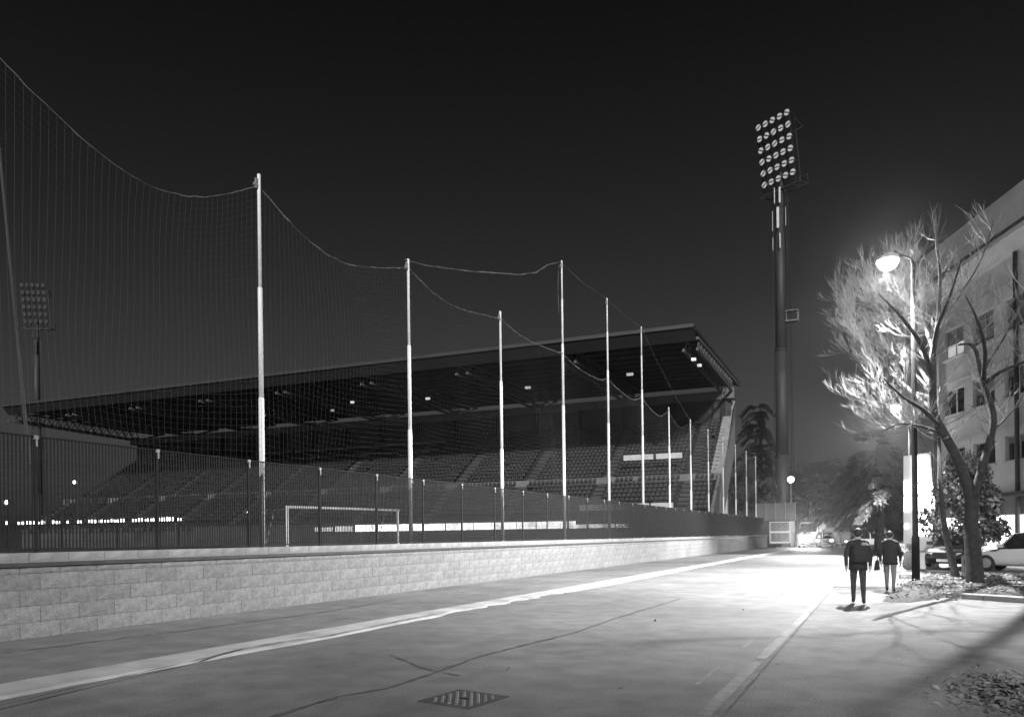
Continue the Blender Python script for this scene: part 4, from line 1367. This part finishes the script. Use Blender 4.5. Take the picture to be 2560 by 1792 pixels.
# ------------------------------------------------------------------ people
def person(label, loc, rz, Ht, top, leg, bag, stride=.16, seed=1):
    t = thing('person', label, 'person', loc, rz)
    k = Ht / 1.75
    # local: facing +Y
    J = {
        'pelvis': ((0, 0, .96), .135), 'waist': ((0, .01, 1.10), .13), 'chest': ((0, .0, 1.30), .16), 'shoulder': ((0, -.01, 1.43), .12),
        'neck': ((0, .0, 1.52), .06), 'jaw': ((0, .03, 1.58), .078), 'skull': ((0, .015, 1.67), .095), 'crown': ((0, .01, 1.72), .07),
        'hl': ((-.09, 0, .90), .105), 'kl': ((-.10, stride * .8, .50), .07), 'al': ((-.10, stride * .9, .09), .045), 'tl': ((-.11, stride * .9 + .16, .035), .04),
        'hr': ((.09, 0, .90), .105), 'kr': ((.10, -.02, .49), .07), 'ar': ((.10, -stride * 1.5, .13), .045), 'tr': ((.11, -stride * 1.5 + .14, .035), .04),
        'sl': ((-.18, -.01, 1.42), .075), 'el': ((-.26, -.07, 1.14), .055), 'wl': ((-.25, .04, .90), .038), 'fl': ((-.25, .06, .81), .036),
        'sr': ((.18, -.01, 1.42), .075), 'er': ((.27, .03, 1.14), .055), 'wr': ((.26, .10, .90), .038), 'fr': ((.26, .12, .81), .036)}
    names = list(J)
    E_ = [('pelvis', 'waist'), ('waist', 'chest'), ('chest', 'shoulder'), ('shoulder', 'neck'), ('neck', 'jaw'), ('jaw', 'skull'), ('skull', 'crown'),
          ('pelvis', 'hl'), ('hl', 'kl'), ('kl', 'al'), ('al', 'tl'), ('pelvis', 'hr'), ('hr', 'kr'), ('kr', 'ar'), ('ar', 'tr'),
          ('shoulder', 'sl'), ('sl', 'el'), ('el', 'wl'), ('wl', 'fl'), ('shoulder', 'sr'), ('sr', 'er'), ('er', 'wr'), ('wr', 'fr')]
    vs = [Vector(J[n][0]) * k for n in names]
    rad = [J[n][1] * k for n in names]
    es = [(names.index(a), names.index(c)) for a, c in E_]
    for base, side in (('f', 'l'), ('f', 'r')):
        i0 = names.index('f' + side)
        sx = -1 if side == 'l' else 1
        for q in range(4):
            a = vs[i0] + Vector((0, (.03 - .02 * q), -.01)) * k
            ln = (.055, .065, .06, .048)[q]
            c1 = a + Vector((-.008 * sx, .004, -ln * .6)) * k
            c2 = c1 + Vector((-.014 * sx, .006, -ln * .5)) * k
            n0 = len(vs)
            vs += [a, c1, c2]
            rad += [.012 * k, .010 * k, .008 * k]
            es += [(i0, n0), (n0, n0 + 1), (n0 + 1, n0 + 2)]
        n0 = len(vs)
        vs += [vs[i0] + Vector((0, .045, .02)) * k, vs[i0] + Vector((0, .065, -.02)) * k]
        rad += [.012 * k, .009 * k]
        es += [(i0, n0), (n0, n0 + 1)]
    me = bpy.data.meshes.new('body')
    me.from_pydata([tuple(v) for v in vs], es, [])
    ob = put('body', me, t)
    sk = ob.modifiers.new('skin', 'SKIN')
    sk.use_smooth_shade = True
    for i, v in enumerate(me.skin_vertices[0].data):
        v.radius = (rad[i], rad[i])
        v.use_root = i == 0
    for nm, (rx, ry) in {'waist': (.165, .11), 'chest': (.20, .125), 'shoulder': (.17, .10), 'pelvis': (.165, .12)}.items():
        me.skin_vertices[0].data[names.index(nm)].radius = (rx * k, ry * k)
    ss = ob.modifiers.new('subsurf', 'SUBSURF')
    ss.levels = ss.render_levels = 2
    dg = bpy.context.evaluated_depsgraph_get()
    nm_ = bpy.data.meshes.new_from_object(ob.evaluated_get(dg))
    ob.modifiers.clear()
    ob.data = nm_
    nm_.materials.clear()
    for q in (top, leg, M_skin, M_shoe):
        nm_.materials.append(q)
    for p in nm_.polygons:
        c = p.center / k
        arm = abs(c.x) > .19 and c.z < 1.35
        if c.z > 1.50: p.material_index = 2
        elif arm: p.material_index = 0 if c.z > .89 else 2
        elif c.z > .86: p.material_index = 0
        elif c.z > .10: p.material_index = 1
        else: p.material_index = 3
        p.use_smooth = True
    # jacket shell, hair, face details, shoes
    def ell(name, c, r, m, flat=0):
        b = MB()
        n, mm = 14, 9
        rings = []
        for j in range(mm):
            a = -math.pi / 2 + math.pi * (j + .02) / (mm - .96)
            rings.append([(c[0] * k + r[0] * k * math.cos(a) * math.cos(2 * math.pi * i / n), c[1] * k + r[1] * k * math.cos(a) * math.sin(2 * math.pi * i / n), c[2] * k + r[2] * k * math.sin(a)) for i in range(n)])
        b.loft(rings)
        return b.build(name, m, t, True)
    ell('hair', (0, -.022, 1.675), (.102, .112, .105), M_hair)
    ell('nose', (0, .122, 1.625), (.014, .022, .022), M_skin)
    for s in (-1, 1):
        ell('ear', (s * .093, .0, 1.63), (.014, .026, .034), M_skin)
        ell('eye', (s * .034, .098, 1.655), (.013, .010, .010), M_hair)
    ell('mouth', (0, .105, 1.575), (.028, .008, .007), M_hair)
    rings = []
    for (z, rx, ry) in ((.80, .205, .15), (.92, .20, .15), (1.08, .195, .145), (1.28, .225, .16), (1.40, .225, .14), (1.47, .15, .11), (1.52, .085, .085)):
        rings.append([((rx * math.cos(2 * math.pi * i / 16)) * k, (ry * math.sin(2 * math.pi * i / 16)) * k, z * k) for i in range(16)])
    MB().loft(rings).build('jacket', top, t, True)
    if bag == 'pack':
        b = MB()
        rings = []
        for (z, rx, y0, y1) in ((.98, .13, -.16, -.24), (1.02, .19, -.14, -.33), (1.2, .20, -.14, -.36), (1.38, .18, -.14, -.31), (1.44, .11, -.13, -.22)):
            rings.append([((.06 + rx * cx_) * k, (y0 + (y1 - y0) * q) * k, z * k) for cx_, q in ((-1, 0), (-1, .7), (-.7, 1), (.7, 1), (1, .7), (1, 0))])
        b.loft(rings)
        b.build('backpack', M_jacket, t)
    else:
        MB().hexa([(-.42 * k, -.06, .62 * k), (-.30 * k, -.12, .62 * k), (-.28 * k, .14, .62 * k), (-.40 * k, .16, .62 * k), (-.38 * k, -.05, .92 * k), (-.31 * k, -.08, .92 * k), (-.30 * k, .10, .92 * k), (-.37 * k, .12, .92 * k)]).build('shoulder_bag', M_jacket, t)
        MB().tube([(-.34 * k, .02, .92 * k), (-.23 * k, .0, 1.42 * k), (-.05 * k, .1, 1.49 * k)], .014, 5).build('strap', M_jacket, t)
    return t
person('person in a dark jacket with a backpack walking away along the pavement', (-.6, 17.7, 0), R(4), 1.62, M_jacket, M_trouser, 'pack')
person('person with pale trousers and shoulder bag walking behind the darker walker', (.02, 21.6, 0), R(-6), 1.56, M_jacket, M_trouserl, 'bag', .13)
